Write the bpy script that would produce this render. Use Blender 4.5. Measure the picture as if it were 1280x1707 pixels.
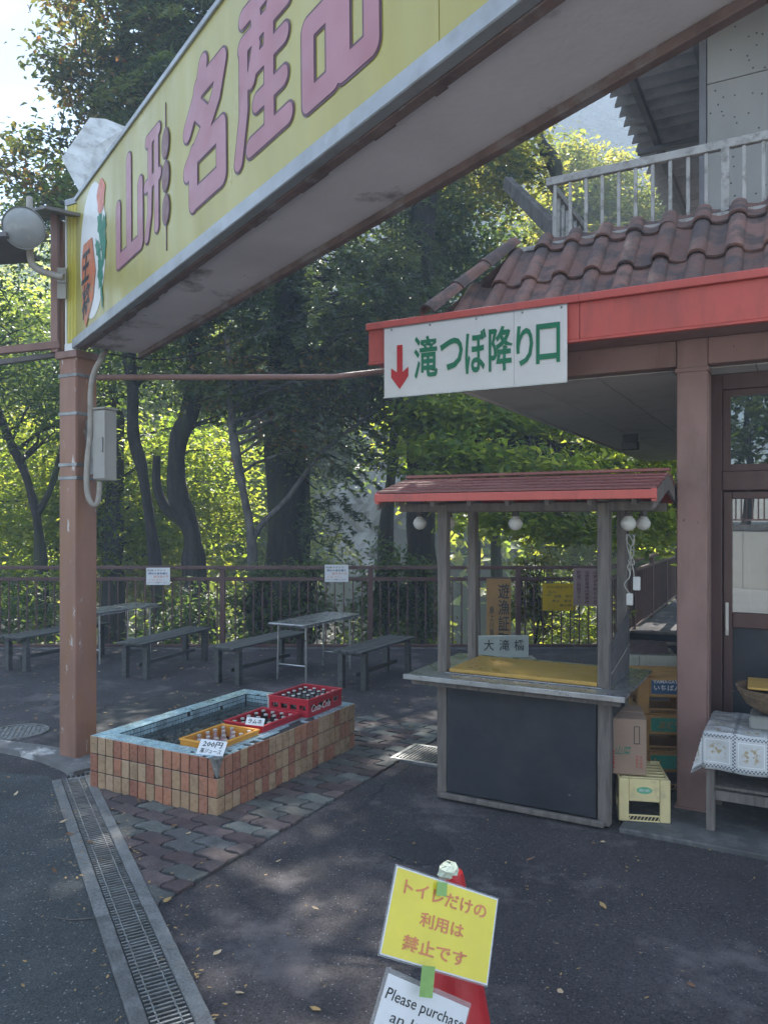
import bpy, bmesh, math, random
import numpy as np
from mathutils import Vector, Matrix

R = random.Random(7)
rng = np.random.default_rng(11)
scene = bpy.context.scene
for o in list(bpy.data.objects):
    bpy.data.objects.remove(o)

# ------------------------------------------------------------------ camera, light, exposure
F = 1280.0          # focal length in photograph pixels (photograph 1280 x 1707)
HZ = 868.0          # row of the horizon
EYE = 1.7
cam_d = bpy.data.cameras.new('camera')
cam = bpy.data.objects.new('camera', cam_d)
scene.collection.objects.link(cam)
cam.location = (0, 0, EYE)
cam.rotation_euler = (math.radians(90), 0, 0)
cam_d.sensor_fit = 'VERTICAL'
cam_d.sensor_height = 24
cam_d.lens = 24 * F / 1707
cam_d.shift_y = (HZ - 853.5) / 1707
cam_d.clip_end = 2000
cam_d.clip_start = 0.05
scene.camera = cam

SUN_EL = math.radians(49)
SUN_AZ = math.radians(-3)      # measured from +Y towards +X
world = bpy.data.worlds.new('World')
scene.world = world
world.use_nodes = True
wn, wl = world.node_tree.nodes, world.node_tree.links
wn.clear()
wout = wn.new('ShaderNodeOutputWorld')
wbg = wn.new('ShaderNodeBackground')
wbg.inputs['Strength'].default_value = 0.11
sky = wn.new('ShaderNodeTexSky')
sky.sky_type = 'NISHITA'
sky.sun_disc = False
sky.sun_elevation = SUN_EL
sky.sun_rotation = SUN_AZ
sky.air_density = 1.2
sky.dust_density = 0.1
# broken bright cloud over the blue
wtc = wn.new('ShaderNodeTexCoord')
wmp = wn.new('ShaderNodeMapping')
wmp.inputs['Scale'].default_value = (1.6, 1.6, 3.4)
wno = wn.new('ShaderNodeTexNoise')
wno.inputs['Scale'].default_value = 2.3
wno.inputs['Detail'].default_value = 8
wrm = wn.new('ShaderNodeMapRange')
wrm.inputs[1].default_value = 0.42
wrm.inputs[2].default_value = 0.66
wrm.inputs[3].default_value = 0.0
wrm.inputs[4].default_value = 0.85
wmx = wn.new('ShaderNodeMixRGB')
wmx.inputs[2].default_value = (1.6, 1.7, 1.95, 1)
wl.new(wtc.outputs['Generated'], wmp.inputs[0])
wl.new(wmp.outputs[0], wno.inputs['Vector'])
wl.new(wno.outputs['Fac'], wrm.inputs[0])
wl.new(wrm.outputs[0], wmx.inputs[0])
wl.new(sky.outputs[0], wmx.inputs[1])
wl.new(wmx.outputs[0], wbg.inputs['Color'])
wl.new(wbg.outputs[0], wout.inputs['Surface'])

sun_d = bpy.data.lights.new('sun', 'SUN')
sun_d.energy = 5.0
sun_d.angle = math.radians(0.5)
sun_d.color = (1.0, 0.95, 0.86)
sun = bpy.data.objects.new('sun', sun_d)
scene.collection.objects.link(sun)
sdir = Vector((math.sin(SUN_AZ) * math.cos(SUN_EL), math.cos(SUN_AZ) * math.cos(SUN_EL), math.sin(SUN_EL)))
sun.rotation_euler = (-sdir).to_track_quat('-Z', 'Y').to_euler()

scene.view_settings.view_transform = 'Standard'
scene.view_settings.look = 'None'
scene.view_settings.gamma = 1
scene.view_settings.use_curve_mapping = False
scene.view_settings.exposure = 1.9
scene.cycles.use_denoising = True
scene.cycles.max_bounces = 8
scene.cycles.diffuse_bounces = 3
scene.cycles.glossy_bounces = 3
scene.cycles.transmission_bounces = 5
scene.cycles.transparent_max_bounces = 6
scene.cycles.volume_bounces = 1
scene.cycles.sample_clamp_indirect = 6
scene.cycles.caustics_reflective = False
scene.cycles.caustics_refractive = False
HAZE = 0.0060

# ------------------------------------------------------------------ helpers
def W(px, py, Y):                    # world point seen at a photograph pixel, at distance Y
    return Vector(((px - 640) / F * Y, Y, EYE + (HZ - py) / F * Y))

def GP(px, py, z=0.0):               # world point on the horizontal plane z
    return W(px, py, (EYE - z) * F / (py - HZ))

A0 = math.radians(-28.5)             # the building, the stall and the tub share this direction
E1 = Vector((math.cos(A0), math.sin(A0), 0))
E2 = Vector((-math.sin(A0), math.cos(A0), 0))
F0 = Vector((1.66, 4.17, 0))

def BT(px, s):                       # distance along the facade of column px on the plane s
    k = (px - 640) / F
    ax, ay = F0.x + E2.x * s, F0.y + E2.y * s
    return (k * ay - ax) / (E1.x - k * E1.y)

def BZ(px, py, s):
    t = BT(px, s)
    Y = F0.y + E1.y * t + E2.y * s
    return EYE + (HZ - py) / F * Y

def link(o):
    scene.collection.objects.link(o)
    return o

def setp(o, label=None, cat=None, group=None, kind=None):
    if label: o['label'] = label
    if cat: o['category'] = cat
    if group: o['group'] = group
    if kind: o['kind'] = kind
    return o

def empty(name, loc=(0, 0, 0), rz=0, parent=None, **k):
    o = link(bpy.data.objects.new(name, None))
    o.empty_display_size = 0.1
    o.location = loc
    o.rotation_euler = (0, 0, rz)
    if parent: o.parent = parent
    return setp(o, **k)

class G:
    def __init__(s): s.v, s.f, s.m = [], [], []
    def add(s, vs, fs, m=0):
        n = len(s.v)
        s.v += [tuple(v) for v in vs]
        s.f += [tuple(i + n for i in f) for f in fs]
        s.m += [m] * len(fs)
        return s
    def box(s, x0, x1, y0, y1, z0, z1, m=0, mx=None):
        vs = [Vector((x, y, z)) for z in (z0, z1) for y in (y0, y1) for x in (x0, x1)]
        if mx is not None: vs = [mx @ v for v in vs]
        return s.add(vs, [(0, 2, 3, 1), (4, 5, 7, 6), (0, 1, 5, 4), (2, 6, 7, 3), (0, 4, 6, 2), (1, 3, 7, 5)], m)
    def bar(s, a, b, w, h, m=0, up=Vector((0, 0, 1))):      # rectangular bar from a to b
        a, b = Vector(a), Vector(b)
        d = (b - a).normalized()
        if abs(d.dot(up)) > 0.99: up = Vector((0, 1, 0))
        x = d.cross(up).normalized() * (w / 2)
        y = x.normalized().cross(d) * (h / 2)
        vs = [p + q for p in (a, b) for q in (-x - y, x - y, x + y, -x + y)]
        return s.add(vs, [(0, 1, 2, 3), (7, 6, 5, 4), (0, 4, 5, 1), (1, 5, 6, 2), (2, 6, 7, 3), (3, 7, 4, 0)], m)
    def tube(s, pts, r, n=10, m=0, cap=True):
        pts = [Vector(p) for p in pts]
        rs = r if isinstance(r, (list, tuple)) else [r] * len(pts)
        rings, px = [], None
        for i, p in enumerate(pts):
            d = (pts[min(i + 1, len(pts) - 1)] - pts[max(i - 1, 0)])
            d = d.normalized() if d.length > 1e-9 else Vector((0, 0, 1))
            if px is None:
                px = d.cross(Vector((0, 0, 1)) if abs(d.z) < 0.9 else Vector((1, 0, 0))).normalized()
            else:
                px = (px - d * px.dot(d)).normalized()
            py = d.cross(px)
            rings.append([p + (px * math.cos(2 * math.pi * k / n) + py * math.sin(2 * math.pi * k / n)) * rs[i] for k in range(n)])
        vs = [v for ring in rings for v in ring]
        fs = [(i * n + k, i * n + (k + 1) % n, (i + 1) * n + (k + 1) % n, (i + 1) * n + k) for i in range(len(pts) - 1) for k in range(n)]
        if cap:
            fs += [tuple(range(n))[::-1], tuple((len(pts) - 1) * n + k for k in range(n))]
        return s.add(vs, fs, m)
    def lathe(s, prof, n=20, c=(0, 0, 0), m=0, mx=None):
        vs = [Vector((c[0] + r * math.cos(2 * math.pi * k / n), c[1] + r * math.sin(2 * math.pi * k / n), c[2] + z)) for r, z in prof for k in range(n)]
        if mx is not None: vs = [mx @ v for v in vs]
        fs = [(i * n + k, i * n + (k + 1) % n, (i + 1) * n + (k + 1) % n, (i + 1) * n + k) for i in range(len(prof) - 1) for k in range(n)]
        return s.add(vs, fs, m)
    def prism(s, poly, z0, z1, m=0, mx=None):               # polygon in xy (counter-clockwise)
        n = len(poly)
        vs = [Vector((x, y, z)) for z in (z0, z1) for x, y in poly]
        if mx is not None: vs = [mx @ v for v in vs]
        return s.add(vs, [tuple(range(n))[::-1], tuple(range(n, 2 * n))] + [(k, (k + 1) % n, n + (k + 1) % n, n + k) for k in range(n)], m)
    def build(s, name, mats, parent=None, loc=None, rz=None, bevel=0, smooth=False, seg=1, **k):
        me = bpy.data.meshes.new(name)
        me.from_pydata(s.v, [], s.f)
        if not isinstance(mats, (list, tuple)): mats = [mats]
        for m in mats: me.materials.append(m)
        if len(mats) > 1: me.polygons.foreach_set('material_index', s.m)
        if bevel:
            bm = bmesh.new(); bm.from_mesh(me)
            ed = [e for e in bm.edges if len(e.link_faces) == 2 and e.calc_face_angle(0) > 0.5]
            bmesh.ops.bevel(bm, geom=ed, offset=bevel, segments=seg, affect='EDGES', clamp_overlap=True)
            bm.to_mesh(me); bm.free()
        if smooth:
            me.polygons.foreach_set('use_smooth', [True] * len(me.polygons))
            me.set_sharp_from_angle(angle=math.radians(40))
        me.update()
        o = link(bpy.data.objects.new(name, me))
        if parent: o.parent = parent
        if loc is not None: o.location = loc
        if rz is not None: o.rotation_euler = (0, 0, rz)
        return setp(o, **k)

def dup(src, parent=None, loc=None, rot=None, scale=None, **k):
    o = link(src.copy())
    o.parent = parent if parent is not None else src.parent
    if loc is not None: o.location = loc
    if rot is not None: o.rotation_euler = rot
    if scale is not None: o.scale = scale
    return setp(o, **k)

def dup_tree(src, loc, rz=None, **k):
    c = link(src.copy())
    c.location = loc
    if rz is not None: c.rotation_euler = (0, 0, rz)
    setp(c, **k)
    for ch in list(src.children):
        d = link(ch.copy()); d.parent = c
        for g in list(ch.children):
            e = link(g.copy()); e.parent = d
    return c

# ------------------------------------------------------------------ materials
def mat(name, col, rough=0.6, var=0.2, scale=5.0, bump=0.15, bscale=60.0, metal=0.0, dirt=None, rnd=0.0,
        stretch=(1, 1, 1), spec=0.5, speck=None, chips=None, coat=0.0, alpha=None, trans=0.0, pal=None, detail=5, grain=None):
    m = bpy.data.materials.new(name); m.use_nodes = True
    n, l = m.node_tree.nodes, m.node_tree.links
    b = n['Principled BSDF']
    tc = n.new('ShaderNodeTexCoord')
    mp = n.new('ShaderNodeMapping'); mp.inputs['Scale'].default_value = stretch
    l.new(tc.outputs['Object'], mp.inputs[0])
    oi = n.new('ShaderNodeObjectInfo')
    # shift the pattern per object so copies do not repeat
    ad = n.new('ShaderNodeVectorMath'); ad.operation = 'ADD'
    cb = n.new('ShaderNodeVectorMath'); cb.operation = 'SCALE'; cb.inputs[3].default_value = 13.0
    cc = n.new('ShaderNodeCombineXYZ')
    for i in range(3): l.new(oi.outputs['Random'], cc.inputs[i])
    l.new(cc.outputs[0], cb.inputs[0]); l.new(mp.outputs[0], ad.inputs[0]); l.new(cb.outputs[0], ad.inputs[1])
    P = ad.outputs[0]
    def noise(sc, det=detail, ro=0.55):
        t = n.new('ShaderNodeTexNoise'); t.inputs['Scale'].default_value = sc; t.inputs['Detail'].default_value = det
        t.inputs['Roughness'].default_value = ro
        l.new(P, t.inputs['Vector']); return t.outputs['Fac']
    def rngmap(x, a, c, o0=0.0, o1=1.0):
        t = n.new('ShaderNodeMapRange'); t.inputs[1].default_value = a; t.inputs[2].default_value = c
        t.inputs[3].default_value = o0; t.inputs[4].default_value = o1
        l.new(x, t.inputs[0]); return t.outputs[0]
    def mix(f, a, c, mode='MIX'):
        t = n.new('ShaderNodeMixRGB'); t.blend_type = mode
        for i, x in enumerate((f, a, c)):
            if isinstance(x, (int, float)): t.inputs[i].default_value = x
            elif isinstance(x, tuple): t.inputs[i].default_value = (*x, 1)
            else: l.new(x, t.inputs[i])
        return t.outputs[0]
    if pal:
        cr = n.new('ShaderNodeValToRGB'); cr.color_ramp.interpolation = 'CONSTANT'
        e = cr.color_ramp.elements
        e[0].color = (*pal[0], 1); e[1].position = 1 / len(pal); e[1].color = (*pal[1], 1)
        for i in range(2, len(pal)):
            x = e.new(i / len(pal)); x.color = (*pal[i], 1)
        l.new(oi.outputs['Random'], cr.inputs[0]); base = cr.outputs[0]
    else:
        rg = n.new('ShaderNodeRGB'); rg.outputs[0].default_value = (*col, 1); base = rg.outputs[0]
    if rnd:
        k = rngmap(oi.outputs['Random'], 0, 1, 1 - rnd, 1 + rnd)
        base = mix(1.0, base, k, 'MULTIPLY')
    v = rngmap(noise(scale), 0.3, 0.7, 1 - var, 1 + var)
    base = mix(1.0, base, v, 'MULTIPLY')
    if grain:
        gs, ga = grain
        base = mix(1.0, base, rngmap(noise(gs, 2, 0.5), 0.3, 0.7, 1 - ga, 1 + ga), 'MULTIPLY')
    if dirt:                      # (colour, scale, threshold lo, hi, amount)
        dc, ds, lo, hi, am = dirt
        base = mix(rngmap(noise(ds, 8, 0.65), lo, hi, 0, am), base, dc)
    if chips:                     # small sharp patches
        dc, ds, lo = chips
        base = mix(rngmap(noise(ds, 6, 0.7), lo, lo + 0.02, 0, 1), base, dc)
    if speck:
        sc_, ss, th = speck
        vo = n.new('ShaderNodeTexVoronoi'); vo.inputs['Scale'].default_value = ss; l.new(P, vo.inputs['Vector'])
        sp = n.new('ShaderNodeSeparateColor'); l.new(vo.outputs['Color'], sp.inputs[0])
        a = rngmap(vo.outputs['Distance'], 0.28, 0.2)
        c = rngmap(sp.outputs[0], th, th + 0.05)
        mu = n.new('ShaderNodeMath'); mu.operation = 'MULTIPLY'; l.new(a, mu.inputs[0]); l.new(c, mu.inputs[1])
        base = mix(mu.outputs[0], base, sc_)
    l.new(base, b.inputs['Base Color'])
    b.inputs['Metallic'].default_value = metal
    b.inputs['Specular IOR Level'].default_value = spec
    rr = rngmap(noise(scale * 2.3), 0.3, 0.7, max(0.02, rough - 0.1), min(1, rough + 0.1))
    l.new(rr, b.inputs['Roughness'])
    if coat: b.inputs['Coat Weight'].default_value = coat
    if trans: b.inputs['Transmission Weight'].default_value = trans
    if alpha is not None: b.inputs['Alpha'].default_value = alpha
    if bump:
        bp = n.new('ShaderNodeBump'); bp.inputs['Strength'].default_value = bump; bp.inputs['Distance'].default_value = 0.01
        l.new(noise(bscale, 4), bp.inputs['Height']); l.new(bp.outputs[0], b.inputs['Normal'])
    m['base'] = list(col)
    return m

def leaf_mat(name, cols, trans_cols, mixf=0.5, rough=0.45, spec=0.4):
    m = bpy.data.materials.new(name); m.use_nodes = True
    n, l = m.node_tree.nodes, m.node_tree.links
    n.clear()
    out = n.new('ShaderNodeOutputMaterial')
    at = n.new('ShaderNodeAttribute'); at.attribute_name = 'lv'
    def ramp(cs):
        cr = n.new('ShaderNodeValToRGB'); e = cr.color_ramp.elements
        e[0].color = (*cs[0], 1); e[-1].color = (*cs[-1], 1)
        for i in range(1, len(cs) - 1):
            x = e.new(i / (len(cs) - 1)); x.color = (*cs[i], 1)
        l.new(at.outputs['Fac'], cr.inputs[0]); return cr.outputs[0]
    p = n.new('ShaderNodeBsdfPrincipled'); p.inputs['Roughness'].default_value = rough
    p.inputs['Specular IOR Level'].default_value = spec
    l.new(ramp(cols), p.inputs['Base Color'])
    t = n.new('ShaderNodeBsdfTranslucent'); l.new(ramp(trans_cols), t.inputs['Color'])
    mx = n.new('ShaderNodeMixShader'); mx.inputs[0].default_value = mixf
    l.new(p.outputs[0], mx.inputs[1]); l.new(t.outputs[0], mx.inputs[2]); l.new(mx.outputs[0], out.inputs[0])
    return m

M = {}
M['asphalt'] = mat('asphalt', (0.05, 0.044, 0.048), 0.8, 0.35, 1.3, 1.0, 150, dirt=((0.17, 0.145, 0.145), 2.4, 0.54, 0.66, 0.7), chips=((0.02, 0.019, 0.02), 5, 0.665), speck=((0.22, 0.22, 0.22), 70, 0.8), detail=12, grain=(120, .6))
M['road'] = mat('road', (0.05, 0.057, 0.06), 0.82, 0.2, 1.6, 1.0, 150, dirt=((0.1, 0.102, 0.1), 2.5, 0.52, 0.75, 0.5), speck=((0.26, 0.26, 0.25), 62, 0.76), detail=12, grain=(130, .6))
M['tar'] = mat('tar', (0.033, 0.033, 0.036), 0.85, 0.3, 5, 0.8, 150, grain=(120, .5), speck=((0.15, 0.15, 0.15), 70, 0.85))
M['earth'] = mat('earth', (0.055, 0.045, 0.032), 0.95, 0.4, 0.7, 0.5, 30, dirt=((0.03, 0.05, 0.015), 0.9, 0.45, 0.65, 0.8))
M['joint'] = mat('joint', (0.034, 0.034, 0.034), 0.9, 0.3, 8)
M['paver'] = mat('paver', (0.1, 0.1, 0.1), 0.8, 0.3, 9, 0.5, 110, rnd=0.3,
                 pal=[(0.11, 0.07, 0.068), (0.12, 0.125, 0.115), (0.085, 0.06, 0.06), (0.14, 0.15, 0.135), (0.095, 0.07, 0.066), (0.12, 0.085, 0.08), (0.09, 0.09, 0.087)],
                 dirt=((0.06, 0.058, 0.055), 6, 0.45, 0.7, 0.7), grain=(140, .35))
M['kerb_grey'] = mat('kerb_grey', (0.14, 0.14, 0.135), 0.85, 0.25, 5, 0.5, 80, dirt=((0.26, 0.26, 0.25), 7, 0.5, 0.66, 0.7), detail=9, rnd=.25, grain=(110, .3))
M['concrete'] = mat('concrete', (0.23, 0.225, 0.21), 0.85, 0.2, 3, 0.4, 80, dirt=((0.09, 0.09, 0.085), 5, 0.45, 0.7, 0.7), detail=8)
M['concrete_dark'] = mat('concrete_dark', (0.1, 0.1, 0.1), 0.85, 0.3, 4, 0.4, 80, dirt=((0.2, 0.2, 0.19), 9, 0.5, 0.62, 0.6))
M['galv'] = mat('galv', (0.32, 0.33, 0.33), 0.45, 0.25, 14, 0.1, 60, metal=0.7, dirt=((0.13, 0.11, 0.09), 12, 0.5, 0.7, 0.7))
M['alu'] = mat('alu', (0.55, 0.56, 0.56), 0.35, 0.12, 8, 0.05, 60, metal=0.85, dirt=((0.25, 0.25, 0.24), 6, 0.5, 0.75, 0.6))
M['brown'] = mat('brown', (0.31, 0.185, 0.16), 0.5, 0.15, 2.0, 0.15, 40, dirt=((0.12, 0.07, 0.05), 3.5, 0.48, 0.7, 0.55), chips=((0.10, 0.05, 0.035), 26, 0.67), stretch=(1, 1, 0.35))
M['post'] = mat('post', (0.33, 0.18, 0.13), 0.5, 0.2, 2.5, 0.2, 40, dirt=((0.34, 0.17, 0.07), 2.2, 0.45, 0.7, 0.8), chips=((0.62, 0.58, 0.54), 7, 0.625), stretch=(2.4, 2.4, 0.5))
M['pale_concrete'] = mat('pale_concrete', (0.42, 0.41, 0.38), 0.85, 0.12, 1.0, 0.3, 80, dirt=((0.3, 0.29, 0.27), 2, 0.5, 0.7, 0.6))
M['fence'] = mat('fence', (0.12, 0.062, 0.055), 0.5, 0.2, 3, 0.15, 60, rnd=0.15, dirt=((0.1, 0.045, 0.03), 8, 0.5, 0.7, 0.6))
M['red'] = mat('red', (0.62, 0.12, 0.095), 0.45, 0.08, 1.5, 0.05, 40, dirt=((0.3, 0.09, 0.075), 3, 0.48, 0.7, 0.7), chips=((0.25, 0.14, 0.12), 22, 0.70), stretch=(1.6, 1, 0.5))
M['red_roof'] = mat('red_roof', (0.26, 0.085, 0.075), 0.3, 0.2, 7, 0.15, 60, rnd=0.15, dirt=((0.16, 0.06, 0.05), 9, 0.45, 0.7, 0.6), stretch=(0.3, 2, 2))
M['rooftile'] = mat('rooftile', (0.25, 0.135, 0.105), 0.85, 0.3, 6, 0.4, 70, rnd=0.28, dirt=((0.075, 0.062, 0.06), 6, 0.42, 0.58, 0.9), chips=((0.3, .27, .24), 30, .69), detail=10)
M['soffit'] = mat('soffit', (0.8, 0.8, 0.75), 0.7, 0.06, 2, 0.08, 40, rnd=0.03, dirt=((0.22, 0.2, 0.17), 2, 0.5, 0.8, 0.5))
M['sign_yellow'] = mat('sign_yellow', (0.42, 0.36, 0.08), 0.35, 0.14, 1.6, 0.04, 30, dirt=((0.42, 0.4, 0.13), 3.0, 0.45, 0.75, 0.6), chips=((0.2, 0.19, 0.08), 20, 0.735), stretch=(1.6, 1, 0.35), detail=8)
M['yellow_plain'] = mat('yellow_plain', (0.55, 0.47, 0.05), 0.4, 0.12, 3, 0.04, 30, stretch=(3, 3, 0.3), dirt=((0.3, 0.27, 0.08), 6, 0.55, 0.7, 0.6))
M['pink'] = mat('pink', (0.40, 0.16, 0.19), 0.4, 0.08, 3, 0, 30)
M['outline'] = mat('outline', (0.1, 0.035, 0.055), 0.5, 0.15, 6, 0)
M['ball'] = mat('ball', (0.2, 0.09, 0.09), 0.5, 0.15, 8, 0)
M['beam'] = mat('beam', (0.74, 0.70, 0.72), 0.6, 0.12, 1.6, 0.15, 30, dirt=((0.12, 0.085, 0.08), 2.6, 0.57, 0.68, 0.7), chips=((0.09, 0.06, 0.055), 9, 0.70), detail=9)
M['beam_rust'] = mat('beam_rust', (0.2, 0.14, 0.13), 0.7, 0.35, 6, 0.4, 50, dirt=((0.28, 0.26, 0.26), 5, 0.52, 0.6, 0.7))
M['strip'] = mat('strip', (0.36, 0.38, 0.4), 0.45, 0.12, 3, 0.1, 30, metal=0.3, dirt=((0.22, 0.21, 0.2), 5, 0.5, 0.7, 0.6))
M['white'] = mat('white', (0.78, 0.78, 0.76), 0.4, 0.05, 3, 0, 30, dirt=((0.5, 0.5, 0.47), 5, 0.55, 0.8, 0.4))
M['paper'] = mat('paper', (0.8, 0.8, 0.8), 0.6, 0.04, 6, 0.05, 20)
M['green'] = mat('green', (0.01, 0.19, 0.09), 0.45, 0.1, 8, 0)
M['leafgreen'] = mat('leafgreen', (0.02, 0.2, 0.12), 0.5, 0.2, 8, 0)
M['redprint'] = mat('redprint', (0.55, 0.02, 0.02), 0.45, 0.1, 8, 0)
M['redfade'] = mat('redfade', (0.72, 0.25, 0.10), 0.5, 0.1, 12, 0)
M['black'] = mat('black', (0.02, 0.02, 0.02), 0.5, 0.2, 8, 0)
M['ink'] = mat('ink', (0.05, 0.06, 0.06), 0.6, 0.2, 20, 0)
M['purpleink'] = mat('purpleink', (0.12, 0.05, 0.07), 0.6, 0.2, 20, 0)
M['orange_print'] = mat('orange_print', (0.6, 0.16, 0.06), 0.5, 0.2, 8, 0, dirt=((0.4, 0.25, 0.12), 14, 0.5, 0.6, 0.6))
M['boxgrey'] = mat('boxgrey', (0.37, 0.355, 0.32), 0.5, 0.08, 4, 0.05, 30, dirt=((0.25, 0.17, 0.1), 5, 0.58, 0.75, 0.5))
M['conduit'] = mat('conduit', (0.36, 0.33, 0.29), 0.45, 0.15, 6, 0.1, 30, dirt=((0.18, 0.14, 0.1), 9, 0.5, 0.7, 0.6))
M['lampgrey'] = mat('lampgrey', (0.2, 0.21, 0.21), 0.5, 0.2, 4, 0.1, 40, dirt=((0.12, 0.11, 0.1), 7, 0.5, 0.7, 0.5))
M['lensgrey'] = mat('lensgrey', (0.33, 0.35, 0.36), 0.25, 0.1, 3, 0)
M['wood_grey'] = mat('wood_grey', (0.19, 0.165, 0.145), 0.8, 0.25, 6, 0.35, 50, rnd=0.12, stretch=(5, 5, 0.5), dirt=((0.08, 0.07, 0.06), 8, 0.5, 0.7, 0.7))
M['wood_bench'] = mat('wood_bench', (0.085, 0.085, 0.08), 0.7, 0.3, 8, 0.3, 60, rnd=0.2, stretch=(4, 0.5, 4), dirt=((0.06, 0.07, 0.055), 6, 0.48, 0.7, 0.6))
M['panel_dark'] = mat('panel_dark', (0.032, 0.036, 0.045), 0.45, 0.25, 2, 0.08, 40, dirt=((0.085, 0.08, 0.075), 3.0, 0.48, 0.75, 0.5), chips=((0.3, 0.3, 0.3), 16, 0.70), spec=0.35)
M['steel_top'] = mat('steel_top', (0.5, 0.51, 0.52), 0.3, 0.12, 5, 0.04, 40, metal=0.8, dirt=((0.3, 0.3, 0.29), 9, 0.5, 0.7, 0.5))
M['board_gold'] = mat('board_gold', (0.58, 0.35, 0.08), 0.35, 0.1, 3, 0.03, 30, dirt=((0.22, 0.13, 0.04), 4, 0.5, 0.75, 0.5))
M['globe'] = mat('globe', (0.7, 0.69, 0.64), 0.25, 0.06, 5, 0, 30, dirt=((0.4, 0.37, 0.3), 6, 0.55, 0.8, 0.4))
M['socket'] = mat('socket', (0.08, 0.07, 0.06), 0.5, 0.2, 8, 0)
M['tile_orange'] = mat('tile_orange', (0.5, 0.2, 0.1), 0.3, 0.1, 14, 0.06, 60, rnd=0.1,
                       pal=[(0.42, 0.18, 0.11), (0.48, 0.32, 0.19), (0.39, 0.165, 0.105), (0.5, 0.34, 0.21), (0.43, 0.2, 0.125), (0.45, 0.29, 0.17), (0.46, 0.21, 0.125), (0.47, 0.32, 0.2)],
                       dirt=((0.16, 0.12, 0.08), 11, 0.56, 0.72, 0.6), stretch=(1, 1, 1), coat=0.15)
M['grout'] = mat('grout', (0.045, 0.04, 0.036), 0.9, 0.3, 10, 0.4, 80)
M['mosaic'] = mat('mosaic', (0.44, 0.62, 0.68), 0.25, 0.2, 18, 0.05, 60, dirt=((0.14, 0.17, 0.17), 6, 0.5, 0.68, 0.6), coat=0.2)
M['pool'] = mat('pool', (0.32, 0.34, 0.3), 0.9, 0.5, 9, 0.3, 30, dirt=((0.12, 0.12, 0.1), 14, 0.5, 0.65, 0.8))
M['stone'] = mat('stone', (0.68, 0.66, 0.6), 0.6, 0.7, 18, 0.5, 30, dirt=((0.06, .07, .06), 12, .45, .6, .8))  # pale mottling also stands in for highlights on the tub water
M['crate_red'] = mat('crate_red', (0.50, 0.012, 0.03), 0.4, 0.08, 8, 0.03, 40, dirt=((0.3, 0.05, 0.05), 9, 0.55, 0.8, 0.4))
M['crate_orange'] = mat('crate_orange', (0.78, 0.34, 0.04), 0.4, 0.08, 8, 0.03, 40)
M['crate_yellow'] = mat('crate_yellow', (0.5, 0.28, 0.09), 0.5, 0.12, 6, 0.04, 40, dirt=((0.25, 0.14, 0.06), 7, 0.5, 0.75, 0.5))
M['crate_cream'] = mat('crate_cream', (0.8, 0.67, 0.34), 0.5, 0.08, 6, 0.04, 40, dirt=((0.35, 0.3, 0.2), 9, 0.56, 0.75, 0.6), chips=((0.12, 0.1, 0.07), 24, 0.74))
M['crate_white'] = mat('crate_white', (0.5, 0.5, 0.42), 0.55, 0.12, 6, 0.04, 40, dirt=((0.2, 0.2, 0.14), 9, 0.5, 0.7, 0.6))
M['blue_print'] = mat('blue_print', (0.04, 0.11, 0.22), 0.5, 0.15, 20, 0)
M['green_print'] = mat('green_print', (0.03, 0.30, 0.2), 0.5, 0.2, 14, 0)
M['oval_green'] = mat('oval_green', (0.16, 0.48, 0.28), 0.5, 0.12, 20, 0)
M['card'] = mat('card', (0.42, 0.29, 0.21), 0.8, 0.08, 4, 0.06, 40, dirt=((0.3, 0.2, 0.15), 5, 0.5, 0.8, 0.4))
M['bottle'] = mat('bottle', (0.02, 0.022, 0.018), 0.12, 0.1, 6, 0, coat=0.5)
M['bottle_pink'] = mat('bottle_pink', (0.55, 0.36, 0.38), 0.2, 0.2, 40, 0, coat=0.5)
M['cap'] = mat('cap', (0.7, 0.68, 0.66), 0.3, 0.1, 20, 0, metal=0.4)
M['cap_red'] = mat('cap_red', (0.45, 0.06, 0.08), 0.4, 0.1, 20, 0)
M['pipe_white'] = mat('pipe_white', (0.6, 0.58, 0.54), 0.4, 0.15, 20, 0.1, 40, dirt=((0.25, 0.24, 0.2), 20, 0.5, 0.7, 0.6))
M['cone'] = mat('cone', (0.55, 0.02, 0.025), 0.4, 0.1, 6, 0.05, 40)
M['yellow_paper'] = mat('yellow_paper', (0.84, 0.69, 0.045), 0.35, 0.06, 9, 0.06, 14, coat=0.4)
M['tape'] = mat('tape', (0.26, 0.45, 0.13), 0.5, 0.12, 30, 0.1, 60)
M['crumple'] = mat('crumple', (0.62, 0.66, 0.5), 0.6, 0.25, 40, 0.5, 90)
M['iron'] = mat('iron', (0.2, 0.2, 0.2), 0.5, 0.3, 20, 0.2, 80, metal=0.5, dirt=((0.35, 0.34, 0.33), 20, 0.48, 0.6, 0.6))
M['door'] = mat('door', (0.10, 0.05, 0.045), 0.4, 0.15, 4, 0.1, 40, stretch=(3, 3, 0.4))
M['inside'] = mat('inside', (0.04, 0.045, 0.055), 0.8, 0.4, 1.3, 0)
M['siding'] = mat('siding', (0.33, 0.31, 0.28), 0.7, 0.1, 2, 0.2, 25, dirt=((0.25, 0.22, 0.2), 3, 0.5, 0.8, 0.4), stretch=(1, 1, 0.4))
M['hole'] = mat('hole', (0.06, 0.06, 0.06), 0.8, 0.2, 5, 0)
M['rail_white'] = mat('rail_white', (0.4, 0.38, 0.35), 0.6, 0.15, 8, 0.2, 60, rnd=0.06, dirt=((0.14, 0.12, 0.1), 14, 0.5, 0.66, 0.75))
M['awning'] = mat('awning', (0.5, 0.49, 0.48), 0.7, 0.2, 2, 0.2, 50, dirt=((0.1, 0.09, 0.085), 3, 0.5, 0.75, 0.6))
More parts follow.
